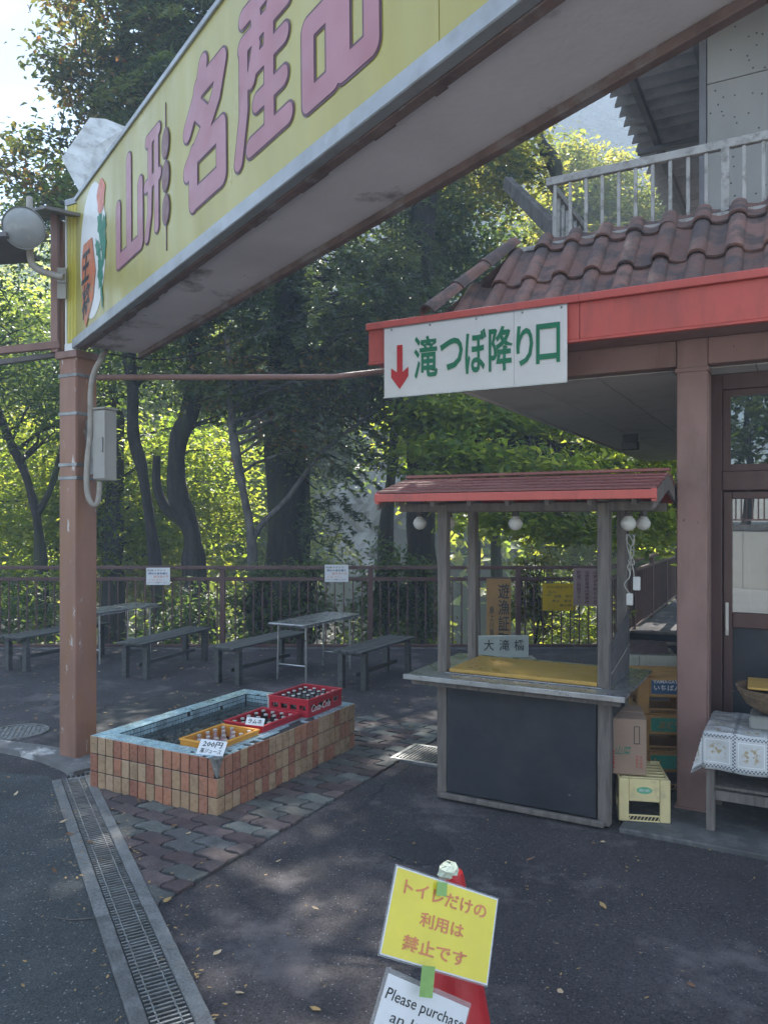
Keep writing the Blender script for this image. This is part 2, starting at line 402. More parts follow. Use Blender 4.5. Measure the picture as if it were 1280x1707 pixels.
M['steel_dark'] = mat('steel_dark', (0.17, 0.16, 0.165), 0.6, 0.2, 3, 0.15, 50)
M['bark'] = mat('bark', (0.032, 0.026, 0.022), 0.95, 0.5, 5, 1.0, 22, stretch=(3, 3, 0.5), dirt=((0.05, 0.06, 0.025), 1.2, 0.5, 0.65, 0.8), grain=(30, .5))
M['bark_light'] = mat('bark_light', (0.11, 0.1, 0.09), 0.9, 0.5, 6, 0.9, 30, stretch=(2, 2, 0.8))
M['rock'] = mat('rock', (0.30, 0.29, 0.27), 0.9, 0.35, 0.25, 0.6, 3, dirt=((0.1, 0.11, 0.08), 0.3, 0.45, 0.65, 0.7), detail=10)
M['mountain'] = mat('mountain', (0.02, 0.03, 0.02), 0.95, 0.5, 0.035, 0, detail=12, dirt=((0.02, 0.03, 0.02), 0.12, 0.4, 0.6, 0.8))
M['straw'] = mat('straw', (0.22, 0.15, 0.09), 0.85, 0.35, 30, 0.4, 90)
M['lamp_sheet'] = mat('lamp_sheet', (0.6, 0.6, 0.57), 0.45, 0.2, 6, 0.15, 30, dirt=((0.22, 0.2, 0.17), 9, 0.5, 0.7, 0.7))
M['wire'] = mat('wire', (0.03, 0.03, 0.03), 0.6, 0.1, 5, 0)
M['dryleaf'] = mat('dryleaf', (0.3, 0.16, 0.07), 0.7, 0.3, 30, 0.1, 60, rnd=0.4, pal=[(0.32, 0.17, 0.08), (0.42, 0.27, 0.1), (0.2, 0.1, 0.05), (0.4, 0.3, 0.18)])
M['bowl'] = mat('bowl', (0.3, 0.3, 0.28), 0.6, 0.1, 6, 0)
M['film'] = mat('film', (0.5, 0.5, 0.5), 0.1, 0.05, 5, 0.05, 20, alpha=0.3)
M['acrylic'] = mat('acrylic', (0.14, 0.14, 0.15), 0.35, 0.15, 3, 0.05, 30, alpha=0.8, dirt=((0.25, 0.24, 0.23), 5, 0.5, 0.75, 0.5))

def glass_mat():
    m = bpy.data.materials.new('window_glass'); m.use_nodes = True
    n, l = m.node_tree.nodes, m.node_tree.links; n.clear()
    out = n.new('ShaderNodeOutputMaterial')
    g = n.new('ShaderNodeBsdfGlossy'); g.inputs['Roughness'].default_value = 0.01; g.inputs['Color'].default_value = (0.9, 0.95, 1, 1)
    t = n.new('ShaderNodeBsdfTransparent'); t.inputs[0].default_value = (0.35, 0.38, 0.4, 1)
    fr = n.new('ShaderNodeFresnel'); fr.inputs[0].default_value = 2.5
    mx = n.new('ShaderNodeMixShader')
    l.new(fr.outputs[0], mx.inputs[0]); l.new(t.outputs[0], mx.inputs[1]); l.new(g.outputs[0], mx.inputs[2]); l.new(mx.outputs[0], out.inputs[0])
    return m
M['glass'] = glass_mat()

def water_mat():
    m = bpy.data.materials.new('rippled_water'); m.use_nodes = True
    n, l = m.node_tree.nodes, m.node_tree.links; n.clear()
    out = n.new('ShaderNodeOutputMaterial')
    g = n.new('ShaderNodeBsdfGlossy'); g.inputs['Roughness'].default_value = 0.03
    t = n.new('ShaderNodeBsdfTransparent'); t.inputs[0].default_value = (0.82, 0.86, 0.84, 1)
    fr = n.new('ShaderNodeFresnel'); fr.inputs[0].default_value = 1.8
    mx = n.new('ShaderNodeMixShader')
    tc = n.new('ShaderNodeTexCoord'); no = n.new('ShaderNodeTexNoise'); no.inputs['Scale'].default_value = 24
    no.inputs['Detail'].default_value = 3; no.inputs['Distortion'].default_value = 1.2
    bp = n.new('ShaderNodeBump'); bp.inputs['Strength'].default_value = 1; bp.inputs['Distance'].default_value = 0.06
    l.new(tc.outputs['Object'], no.inputs['Vector']); l.new(no.outputs['Fac'], bp.inputs['Height'])
    l.new(bp.outputs[0], g.inputs['Normal']); l.new(bp.outputs[0], fr.inputs['Normal'])
    l.new(fr.outputs[0], mx.inputs[0]); l.new(t.outputs[0], mx.inputs[1]); l.new(g.outputs[0], mx.inputs[2]); l.new(mx.outputs[0], out.inputs[0])
    return m
M['water'] = water_mat()

def glow_sheet():            # thin translucent plastic sheet
    m = mat('notice_yellow', (.85, .62, .02), .5, .15, 9, .05, 20)
    n, l = m.node_tree.nodes, m.node_tree.links
    b = n['Principled BSDF']; t = n.new('ShaderNodeBsdfTranslucent'); mx = n.new('ShaderNodeMixShader'); mx.inputs[0].default_value = .5
    t.inputs[0].default_value = (1, .8, .05, 1)
    l.new(b.outputs[0], mx.inputs[1]); l.new(t.outputs[0], mx.inputs[2]); l.new(mx.outputs[0], n['Material Output'].inputs[0])
    return m
M['notice_yellow'] = glow_sheet()

def cloth_mat():                 # printed lace squares on a pale plastic tablecloth
    m = mat('cloth', (0.62, 0.63, 0.62), 0.35, 0.06, 8, 0.1, 20, coat=0.2)
    n, l = m.node_tree.nodes, m.node_tree.links
    b = n['Principled BSDF']
    old = b.inputs['Base Color'].links[0].from_socket
    uv = n.new('ShaderNodeUVMap'); uv.uv_map = 'UVMap'
    sp = n.new('ShaderNodeSeparateXYZ'); l.new(uv.outputs[0], sp.inputs[0])
    def fr(x):
        f = n.new('ShaderNodeMath'); f.operation = 'FRACT'; l.new(x, f.inputs[0])
        s = n.new('ShaderNodeMath'); s.operation = 'SUBTRACT'; l.new(f.outputs[0], s.inputs[0]); s.inputs[1].default_value = 0.5
        a = n.new('ShaderNodeMath'); a.operation = 'ABSOLUTE'; l.new(s.outputs[0], a.inputs[0]); return a.outputs[0]
    mxx = n.new('ShaderNodeMath'); mxx.operation = 'MAXIMUM'; l.new(fr(sp.outputs[0]), mxx.inputs[0]); l.new(fr(sp.outputs[1]), mxx.inputs[1])
    # dotted border lines
    gt = n.new('ShaderNodeMath'); gt.operation = 'GREATER_THAN'; l.new(mxx.outputs[0], gt.inputs[0]); gt.inputs[1].default_value = 0.45
    ck = n.new('ShaderNodeTexChecker'); ck.inputs['Scale'].default_value = 18; l.new(uv.outputs[0], ck.inputs['Vector'])
    mu = n.new('ShaderNodeMath'); mu.operation = 'MULTIPLY'; l.new(gt.outputs[0], mu.inputs[0]); l.new(ck.outputs['Fac'], mu.inputs[1])
    m1 = n.new('ShaderNodeMixRGB'); l.new(mu.outputs[0], m1.inputs[0]); l.new(old, m1.inputs[1]); m1.inputs[2].default_value = (0.12, 0.13, 0.16, 1)
    # inner square frame
    cp = n.new('ShaderNodeMath'); cp.operation = 'COMPARE'; l.new(mxx.outputs[0], cp.inputs[0]); cp.inputs[1].default_value = 0.37; cp.inputs[2].default_value = 0.015
    m2 = n.new('ShaderNodeMixRGB'); l.new(cp.outputs[0], m2.inputs[0]); l.new(m1.outputs[0], m2.inputs[1]); m2.inputs[2].default_value = (0.8, 0.8, 0.8, 1)
    # faded flower motif in the middle
    no = n.new('ShaderNodeTexNoise'); no.inputs['Scale'].default_value = 7; no.inputs['Detail'].default_value = 4; l.new(uv.outputs[0], no.inputs['Vector'])
    le = n.new('ShaderNodeMapRange'); le.inputs[1].default_value = 0.3; le.inputs[2].default_value = 0.15; l.new(mxx.outputs[0], le.inputs[0])
    nn = n.new('ShaderNodeMapRange'); nn.inputs[1].default_value = 0.5; nn.inputs[2].default_value = 0.58; l.new(no.outputs['Fac'], nn.inputs[0])
    m3f = n.new('ShaderNodeMath'); m3f.operation = 'MULTIPLY'; l.new(le.outputs[0], m3f.inputs[0]); l.new(nn.outputs[0], m3f.inputs[1])
    m3 = n.new('ShaderNodeMixRGB'); l.new(m3f.outputs[0], m3.inputs[0]); l.new(m2.outputs[0], m3.inputs[1]); m3.inputs[2].default_value = (0.42, 0.33, 0.18, 1)
    l.new(m3.outputs[0], b.inputs['Base Color'])
    return m
M['cloth'] = cloth_mat()

L = {}
L['maple'] = leaf_mat('leaf_maple', [(0.035, 0.08, 0.014), (0.06, 0.11, 0.015), (0.10, 0.13, 0.02)], [(0.3, 0.5, 0.04), (0.6, 0.7, 0.07), (0.85, 0.8, 0.1)], 0.55)
L['dark'] = leaf_mat('leaf_dark', [(0.035, 0.055, 0.03), (0.05, 0.075, 0.035), (0.075, 0.105, 0.04)], [(0.1, 0.2, 0.03), (0.22, 0.34, 0.05), (0.5, 0.56, 0.08)], 0.42)
L['autumn'] = leaf_mat('leaf_autumn', [(0.03, 0.045, 0.014), (0.05, 0.06, 0.018), (0.06, 0.07, 0.02), (0.25, 0.09, 0.02)], [(0.1, 0.17, 0.03), (0.2, 0.26, 0.05), (0.35, 0.34, 0.06), (0.65, 0.24, 0.05)], 0.35)
L['cedar'] = leaf_mat('leaf_cedar', [(0.035, 0.05, 0.035), (0.055, 0.075, 0.045), (0.08, 0.105, 0.05)], [(0.08, 0.14, 0.04), (0.18, 0.26, 0.06), (0.5, 0.55, 0.1)], 0.4, spec=.6)
L['far'] = leaf_mat('leaf_far', [(0.010, 0.018, 0.012), (0.016, 0.028, 0.016), (0.03, 0.045, 0.02)], [(0.02, 0.03, 0.02), (0.03, 0.05, 0.02), (0.07, 0.1, 0.03)], 0.2, spec=.1)
L['yellow'] = leaf_mat('leaf_yellow', [(0.07, 0.09, 0.02), (0.12, 0.12, 0.02), (0.18, 0.15, 0.03)], [(0.28, 0.38, 0.06), (0.48, 0.5, 0.09), (0.75, 0.62, 0.12)], 0.55)

# ------------------------------------------------------------------ flat print: type and drawn strokes
def txt(body, m, parent, cx, cz, w=None, h=None, y=-0.003, bold=0.0, name='lettering', shear=0.0, mx=None, res=2, line=1.0):
    cu = bpy.data.curves.new('t', 'FONT')
    cu.body = body; cu.size = 1; cu.offset = bold; cu.shear = shear
    cu.resolution_u = res; cu.space_line = line
    to = link(bpy.data.objects.new('t', cu))
    dg = bpy.context.evaluated_depsgraph_get()
    me = bpy.data.meshes.new_from_object(to.evaluated_get(dg))
    bpy.data.objects.remove(to); bpy.data.curves.remove(cu)
    co = np.empty(len(me.vertices) * 3); me.vertices.foreach_get('co', co); co = co.reshape(-1, 3)
    lo, hi = co.min(0), co.max(0); sz = np.maximum(hi - lo, 1e-6)
    sx = (w / sz[0]) if w else None; sy = (h / sz[1]) if h else None
    sx = sx or sy; sy = sy or sx
    out = np.zeros_like(co)
    out[:, 0] = cx + (co[:, 0] - (lo[0] + hi[0]) / 2) * sx
    out[:, 2] = cz + (co[:, 1] - (lo[1] + hi[1]) / 2) * sy
    out[:, 1] = y
    if mx is not None:
        out = np.array([tuple(mx @ Vector(p)) for p in out])
    me.vertices.foreach_set('co', out.ravel())
    me.materials.clear(); me.materials.append(m); me.update()
    for p in me.polygons: p.material_index = 0
    o = link(bpy.data.objects.new(name, me)); o.parent = parent
    return o

def glyph(g, strokes, x0, z0, sx, sz, w, y, m=0, step=0.006):
    """one flat union of thick round strokes (marching squares); strokes are poly-lines in a unit box"""
    segs = []
    for st in strokes:
        pts = [(x0 + p[0] * sx, z0 + p[1] * sz) for p in st]
        segs += list(zip(pts[:-1], pts[1:]))
    xs = np.arange(x0 - w, x0 + sx + w + step, step); zs = np.arange(z0 - w, z0 + sz + w + step, step)
    X, Z = np.meshgrid(xs, zs); D = np.full(X.shape, 9.0)
    for (ax, az), (bx, bz) in segs:
        vx, vz = bx - ax, bz - az; L2 = vx * vx + vz * vz + 1e-12
        t = np.clip(((X - ax) * vx + (Z - az) * vz) / L2, 0, 1)
        D = np.minimum(D, np.hypot(X - ax - t * vx, Z - az - t * vz))
    V = D - w / 2
    ins = V < 0
    for j in range(len(zs) - 1):
        run = None
        for i in range(len(xs)):
            full = i < len(xs) - 1 and ins[j, i] and ins[j, i + 1] and ins[j + 1, i] and ins[j + 1, i + 1]
            if full:
                if run is None: run = i
                continue
            if run is not None:
                g.add([(xs[run], y, zs[j]), (xs[i], y, zs[j]), (xs[i], y, zs[j + 1]), (xs[run], y, zs[j + 1])], [(0, 1, 2, 3)], m)
                run = None
            if i == len(xs) - 1: break
            c = [(j, i), (j, i + 1), (j + 1, i + 1), (j + 1, i)]
            if not any(ins[a] for a in c): continue
            poly = []
            for k in range(4):
                a, b = c[k], c[(k + 1) % 4]
                if ins[a]: poly.append((xs[a[1]], y, zs[a[0]]))
                if ins[a] != ins[b]:
                    t = V[a] / (V[a] - V[b])
                    poly.append((xs[a[1]] + (xs[b[1]] - xs[a[1]]) * t, y, zs[a[0]] + (zs[b[0]] - zs[a[0]]) * t))
            if len(poly) >= 3: g.add(poly, [tuple(range(len(poly)))], m)

def disc(n, rx, rz, cx=0, cz=0, wob=0):
    return [(cx + rx * math.cos(2 * math.pi * k / n) * (1 + R.uniform(-wob, wob)), cz + rz * math.sin(2 * math.pi * k / n) * (1 + R.uniform(-wob, wob))) for k in range(n)]

def flat(g, poly, y, m=0):        # polygon in xz at depth y
    g.add([(a, y, b) for a, b in poly], [tuple(range(len(poly)))], m)

# ------------------------------------------------------------------ ground
def hgt(x, y):
    edge = 3.1 + (y - 10.2) * 0.51 - x
    d = min(y - 10.4, edge)
    z = -0.004
    if d > 0:
        z -= 4.5 * min(1, d / 7) ** 1.3
    if y > 26: z += (y - 26) * 0.55 if y < 70 else 24.2 + (y - 70) * 0.1
    if y > 12 and x < -9: z += min(6, (-9 - x) * 0.5)
    if y < -9: z += 1.5
    z += (0.25 * math.sin(x * 0.8 + y * 0.5) * math.sin(y * 0.7)) * min(1, max(0, d) / 3)
    return z
xs = sorted(set([-170, -110, -80] + [x for x in range(-60, 61, 3)] + [x * 0.75 for x in range(-20, 24)] + [80, 120, 170]))
ys = sorted(set([-120, -60, -30, -20, -12, -9.02, -8.98, -6, -3, 0, 2, 4, 6, 8, 10, 10.35, 10.45] + [10.6 + 0.6 * k for k in range(1, 30)] + [29 + 4 * k for k in range(12)] + [90, 120, 140]))
g = G()
g.v = [(x, y, hgt(x, y)) for y in ys for x in xs]
nx = len(xs)
g.f = [(j * nx + i, j * nx + i + 1, (j + 1) * nx + i + 1, (j + 1) * nx + i) for j in range(len(ys) - 1) for i in range(nx - 1)]
g.m = [0] * len(g.f)
g.build('ground', M['earth'], smooth=True, kind='structure')

ter = [(-14, -8.9), (16, -8.9), (16, 24), (10.1, 24), (3.07, 10.3), (-14, 10.3)]
# asphalt forecourt as a grid cut to the terrace outline, gently uneven
def clip_poly(poly, lines):
    for (a, b, c) in lines:          # keep a*x+b*y+c >= 0
        out = []
        for i in range(len(poly)):
            p, q = poly[i], poly[(i + 1) % len(poly)]
            dp, dq = a * p[0] + b * p[1] + c, a * q[0] + b * q[1] + c
            if dp >= 0: out.append(p)
            if (dp >= 0) != (dq >= 0):
                t = dp / (dp - dq); out.append((p[0] + (q[0] - p[0]) * t, p[1] + (q[1] - p[1]) * t))
        poly = out
        if len(poly) < 3: return []
    return poly
def side(p, d, sgn=1):               # half plane to the right (sgn=1) of direction d through p
    return (d[1] * sgn, -d[0] * sgn, (-d[1] * p[0] + d[0] * p[1]) * sgn)

DR0 = Vector((-2.14, 4.957, 0)); DRD = Vector((0.476, -0.88, 0)).normalized(); DRN = Vector((-DRD.y, DRD.x, 0))   # drain: left edge, direction, to the right
PA = Vector((-0.99, 3.38, 0))        # apex of the paved strip
g = G(); g.add([(x, y, 0.004) for x, y in ter], [tuple(range(6))])
g.build('forecourt_asphalt', M['asphalt'], kind='structure')
# road on the far side of the drain
far = DR0 - DRD * 0.15; near = DR0 + DRD * 16
g = G(); g.add([(far.x, far.y, 0.008), (-2.6, 5.16, 0.008), (-4.2, 5.6, 0.008), (-14, 7.2, 0.008), (-14, -8.8, 0.008), (near.x, near.y + 0.3, 0.008)], [(0, 1, 2, 3, 4, 5)])
g.build('road', M['road'], kind='structure')
g = G(); g.add([(-13.9, -8.8, 0.012), (15.9, -8.8, 0.012), (15.9, -1.6, 0.012), (-13.9, -1.6, 0.012)], [(0, 1, 2, 3)])
g.build('bounce_apron', M['pale_concrete'], kind='structure')  # unseen pale concrete sheet behind the camera, added to bounce sunlight
# dark tar patches in the forecourt
g = G()
for (px, py, rx, ry) in ((697, 1413, 0.17, 0.22),):
    c = GP(px, py); pl = disc(26, rx, ry, c.x, c.y, 0.12)
    g.add([(a, b, 0.0075) for a, b in pl], [tuple(range(len(pl)))])
g.build('tar_patch', M['tar'], kind='structure')
# sealed seams across the asphalt
g = G()
for pts in (((590, 1252), (650, 1228), (722, 1203)), ((560, 1385), (640, 1312), (700, 1262)), ((0, 1318), (60, 1310), (88, 1307))):
    P = [GP(*p, z=0.0) for p in pts]
    Q = []
    for a, b in zip(P[:-1], P[1:]):
        for k in range(8):
            q = a.lerp(b, k / 8); Q.append((q.x + R.uniform(-.012, .012), q.y + R.uniform(-.012, .012), 0.006))
    for a, b in zip(Q[:-1], Q[1:]):
        a, b = Vector(a), Vector(b); n_ = Vector((-(b - a).y, (b - a).x, 0)).normalized() * 0.007
        g.add([a - n_, b - n_, b + n_, a + n_], [(0, 1, 2, 3)])
g.build('asphalt_crack', M['tar'], kind='structure')

# ------------------------------------------------------------------ interlocking pavers
pav = empty('paving', (PA.x, PA.y, 0), A0, kind='structure')
lx = lambda p: ((Vector(p) - PA).dot(E1), (Vector(p) - PA).dot(E2))
dr_r = DR0 + DRN * 0.25
a = lx(dr_r); dd = (DRD.dot(E1), DRD.dot(E2))
TL = lx((-0.951, 4.378, 0))          # near corner of the tub in the paving frame
PW, PH = 0.215, 0.112
hp = [(-1, 0, 0.002), side(a, dd, -1), (0, -1, 3.25)]
if side(a, dd, -1)[0] * 0 + side(a, dd, -1)[1] * 1.5 + side(a, dd, -1)[2] < 0: hp[1] = side(a, dd, 1)
bed = clip_poly([(-3, -1), (0.02, -1), (0.02, 4), (-3, 4)], hp)
g = G(); g.add([(x, y, 0.009) for x, y in bed], [tuple(range(len(bed)))]); g.build('mortar_bed', M['joint'], pav)
def wav(x0, y0, x1, y1, amp, k=6, flip=1):
    d = math.hypot(x1 - x0, y1 - y0); nx_, ny_ = -(y1 - y0) / d, (x1 - x0) / d
    return [(x0 + (x1 - x0) * i / k + nx_ * amp * flip * math.sin(2 * math.pi * i / k), y0 + (y1 - y0) * i / k + ny_ * amp * flip * math.sin(2 * math.pi * i / k)) for i in range(k)]
row = 0
for row in range(-1, 30):
    for col in range(-10, 1):
        x0 = col * PW - (PW / 2 if row % 2 else 0); y0 = row * PH
        gp_ = 0.004
        X0, X1, Y0, Y1 = x0 + gp_, x0 + PW - gp_, y0 + gp_, y0 + PH - gp_
        A = 0.011
        poly = wav(X0, Y0, X1, Y0, A, 6) + wav(X1, Y0, X1, Y1, A * .8, 4) + [(p[0], p[1]) for p in wav(X0, Y1, X1, Y1, A, 6)[1:] + [(X1, Y1)]][::-1] + wav(X0, Y0, X0, Y1, A * .8, 4)[::-1][:-1]
        poly = poly[:-1] if poly[-1] == poly[0] else poly
        poly = clip_poly(poly, hp)
        if len(poly) < 3: continue
        cx = sum(p[0] for p in poly) / len(poly); cy = sum(p[1] for p in poly) / len(poly)
        if TL[0] - 0.98 < cx < TL[0] - 0.06 and TL[1] + 0.06 < cy < TL[1] + 1.48: continue
        g = G(); rz_ = R.uniform(-0.0025, 0.0025)
        n = len(poly)
        ins_ = [(cx + (x - cx) * 0.965, cy + (y - cy) * 0.94) for x, y in poly]
        vs = [(x - cx, y - cy, -0.02) for x, y in poly] + [(x - cx, y - cy, 0.001) for x, y in poly] + [(x - cx, y - cy, 0.005) for x, y in ins_]
        fs = [(k, (k + 1) % n, n + (k + 1) % n, n + k) for k in range(n)] + [(n + k, n + (k + 1) % n, 2 * n + (k + 1) % n, 2 * n + k) for k in range(n)] + [tuple(range(2 * n, 3 * n))]
        g.add(vs, fs)
        o = g.build('paver', M['paver'], pav, loc=(cx, cy, 0.013 + rz_))
        o.rotation_euler = (R.uniform(-.012, .012), R.uniform(-.012, .012), 0)

# ------------------------------------------------------------------ drain channel with grating
dr = empty('drain_channel', (DR0.x, DR0.y, 0), math.atan2(DRD.y, DRD.x), label='long steel drain grate with ribbed bars running down beside the road', cat='drain grate')
# local: x along the channel towards the camera, y to the right... (+y = DRN)
g = G().box(0, 1.0, 0.062, 0.188, -0.03, 0.002)
for k in range(6):
    x0 = k * 0.98 - 0.02
    for (yy, w) in ((0.0, 0.056), (0.194, 0.056)):
        st = G().box(x0 + 0.003, x0 + 0.977, yy, yy + w, -0.05, 0.021 + R.uniform(-.002, .002))
        st.build('kerb_strip', M['kerb_grey'], dr, bevel=0.004)
G().box(-0.02, 5.9, 0.058, 0.192, -0.06, 0.006).build('channel_floor', M['joint'], dr)
rib = G().box(-0.0045, 0.0045, 0.0, 0.128, 0.008, 0.017).build('grate_bar', M['galv'], dr, loc=(0.01, 0.061, 0))
for k in range(1, 235):
    dup(rib, loc=(0.01 + 0.025 * k, 0.061, R.uniform(-.001, .001)))
for yy in (0.085, 0.158):
    for k in range(6):
        g = G(); n = 60
        pts = [(k * 0.98 + 0.97 * i / n, yy + 0.0016 * math.sin(i * 2.2), 0.0195 + 0.0012 * math.cos(i * 1.6)) for i in range(n + 1)]
        g.tube(pts, 0.003, 5); g.build('twisted_rod', M['galv'], dr)
# second short grate joining at the far end, behind the tub corner
g = empty('side_drain', (DR0.x + 0.08, DR0.y + 0.06, 0), math.radians(28), label='short narrow drain grate meeting the long one behind the tiled tub corner', cat='drain grate')
G().box(0, 1.5, 0.07, 0.095, -0.03, 0.02).build('edge_strip', M['galv'], g, bevel=0.003)
G().box(0, 1.5, -0.03, -0.005, -0.03, 0.02).build('edge_strip', M['galv'], g, bevel=0.003)
G().box(0, 1.5, -0.004, 0.069, -0.03, 0.0085).build('channel_floor', M['joint'], g)
b_ = G().box(-0.004, 0.004, -0.004, 0.069, 0.0, 0.016).build('grate_bar', M['galv'], g, loc=(0.02, 0, 0))
for k in range(1, 50): dup(b_, loc=(0.02 + 0.03 * k, 0, 0))
# square gully beside the stall
c = GP(712, 1262)
gu = empty('gully_grate', (c.x, c.y, 0), A0, label='small square gully grate in the ground beside the stall post', cat='drain grate')
for (a_, b_, c_, d_) in ((-.17, .17, -.2, -.17), (-.17, .17, .17, .2), (-.2, -.17, -.2, .2), (.17, .2, -.2, .2)):
    G().box(a_, b_, c_, d_, -0.02, 0.022).build('grate_frame', M['galv'], gu, bevel=0.002)
G().box(-.17, .17, -.17, .17, -0.02, 0.0075).build('pit', M['black'], gu)
b_ = G().box(-.004, .004, -.17, .17, 0.008, 0.02).build('grate_bar', M['galv'], gu, loc=(-.15, 0, 0))
for k in range(1, 13): dup(b_, loc=(-.15 + 0.025 * k, 0, 0))

# worn concrete kerb curving round the post
g = G(); P = [GP(-40, 1240), GP(0, 1250), GP(45, 1258), GP(85, 1268), GP(118, 1280), GP(142, 1292)]
n = len(P)
for i, p in enumerate(P):
    d = (P[min(i + 1, n - 1)] - P[max(i - 1, 0)]).normalized(); q = Vector((-d.y, d.x, 0))
    w0, w1 = 0.06 + 0.035 * i / n, 0.07 + 0.03 * i
    g.v += [tuple(p - q * w0 + Vector((0, 0, -.02))), tuple(p - q * (w0 - .015) + Vector((0, 0, .04))), tuple(p + q * (w1 - .015) + Vector((0, 0, .045))), tuple(p + q * w1 + Vector((0, 0, -.02)))]
for i in range(n - 1):
    for k in range(3): g.f.append((i * 4 + k, (i + 1) * 4 + k, (i + 1) * 4 + k + 1, i * 4 + k + 1)); g.m.append(0)
g.f += [(0, 1, 2, 3), tuple(range((n - 1) * 4, n * 4))[::-1]]; g.m += [0, 0]
M['kerb'] = mat('kerb', (0.16, 0.155, 0.15), 0.85, 0.2, 5, 0.5, 60, dirt=((0.55, 0.54, 0.52), 4, 0.53, 0.6, 0.9))
g.build('kerb', M['kerb'], kind='structure')
# manhole cover
c = GP(32, 1222)
mh = empty('manhole_cover', (c.x, c.y, 0.006), 0.3, label='round pale iron manhole cover in the ground left of the tall post', cat='manhole cover')
G().lathe([(0.0, 0.004), (0.2, 0.004), (0.2, 0.012), (0.225, 0.012), (0.23, -0.01)], 40).build('rim', M['iron'], mh)
pt = G().box(-0.013, 0.013, -0.013, 0.013, 0.003, 0.010)
first = None
for i in range(-5, 6):
    for j in range(-5, 6):
        if math.hypot(i, j) * 0.036 > 0.185: continue
        if first is None: first = pt.build('raised_stud', M['iron'], mh, loc=(i * .036, j * .036, 0), bevel=0.003)
        else: dup(first, loc=(i * .036, j * .036, 0))
# concrete apron under the building's edge
g = G()
for k, (a_, b_) in enumerate(((0, 1.25), (1.26, 2.6), (2.61, 4.2))):
    pass
c = GP(1020, 1386); v = lx  # apron slab: along the facade
sl = empty('doorstep_slab', (1.275, 4.175, 0), A0, kind='structure')
G().box(0, 0.82, 0.0, 2.2, -0.02, 0.03).build('slab', M['concrete_dark'], sl, bevel=0.006)
G().box(0.83, 4.2, 0.0, 2.2, -0.02, 0.028).build('slab', M['concrete_dark'], sl, bevel=0.006)

# ------------------------------------------------------------------ the shop building
bld = empty('shop_building', (F0.x, F0.y, 0), A0, label='shop building with red fascia, terracotta skirt roof and glass doors', cat='building')
TL_ = BT(614, 0)
# fascia boards and their capping
edges = [TL_, -0.60, 0.42, 1.5, 2.6, 3.8]
for a_, b_ in zip(edges[:-1], edges[1:]):
    G().box(a_ + 0.002, b_ - 0.002, 0.0, 0.03, 2.755, 2.965).build('fascia_board', M['red'], bld, bevel=0.003)
    G().box(a_ - 0.008 if a_ == TL_ else a_ + 0.001, b_, -0.022, 0.06, 2.967, 3.012).build('fascia_cap', M['red'], bld, bevel=0.003)
    G().box(a_ + 0.001, b_, -0.008, 0.035, 2.738, 2.753).build('fascia_drip', M['red'], bld, bevel=0.002)
G().box(-1.5, 3.8, 0.031, 0.46, 2.754, 2.766).build('front_soffit', M['brown'], bld)
G().box(TL_, TL_ + 0.03, 0.032, 0.5, 2.755, 2.965).build('fascia_return', M['red'], bld, bevel=0.003)
G().box(TL_ + 0.03, -1.5, 0.032, 0.5, 2.90, 2.96).build('canopy_deck', M['steel_dark'], bld)
# lintel and post
G().box(-1.45, 0.02 - 0.13, 0.30, 0.42, 2.60, 2.752).build('lintel', M['brown'], bld, bevel=0.004)
G().box(0.06, 3.8, 0.30, 0.42, 2.60, 2.752).build('lintel', M['brown'], bld, bevel=0.004)
G().box(-0.108, 0.058, 0.29, 0.43, 0.028, 2.752).build('column', M['brown'], bld, bevel=0.006)
G().box(-0.118, 0.068, 0.28, 0.44, 2.56, 2.585).build('column_band', M['brown'], bld, bevel=0.003)
G().box(0.0585, 0.066, 0.30, 0.42, 0.03, 2.55).build('column_lip', M['brown'], bld, bevel=0.002)
G().box(-0.12, 0.07, 0.28, 0.45, 0.028, 0.04).build('base_plate', M['brown'], bld)
# soffit boards, one by one
xs_ = [-1.5, -1.05, -0.6, -0.15, 0.3, 0.75]
for i in range(len(xs_) - 1):
    for j in range(4):
        y0 = 0.44 + j * 1.82
        G().box(xs_[i] + 0.003, xs_[i + 1] - 0.003, y0 + 0.003, y0 + 1.817, 2.60, 2.612).build('soffit_board', M['soffit'], bld)
G().box(-1.5, 3.8, 0.44, 7.8, 2.6135, 2.74).build('ceiling_void', M['steel_dark'], bld)
G().box(-1.53, -1.503, 0.4, 7.8, 2.585, 2.73).build('edge_board', M['soffit'], bld)
# little lamp box under the soffit
t_ = -1.0
lb = empty('lamp_bracket', (0, 0, 0), 0, bld)
q = W(1050, 741, 8.0); lx_ = (q - F0).dot(E1); ly_ = (q - F0).dot(E2)
g = G().box(lx_ - .08, lx_ + .08, ly_ - .07, ly_ + .07, 2.44, 2.52).box(lx_ - .075, lx_ + .075, ly_ - .02, ly_ + .02, 2.52, 2.60)
g.build('lamp_box', M['socket'], bld, bevel=0.004)
bpy.data.objects.remove(lb)
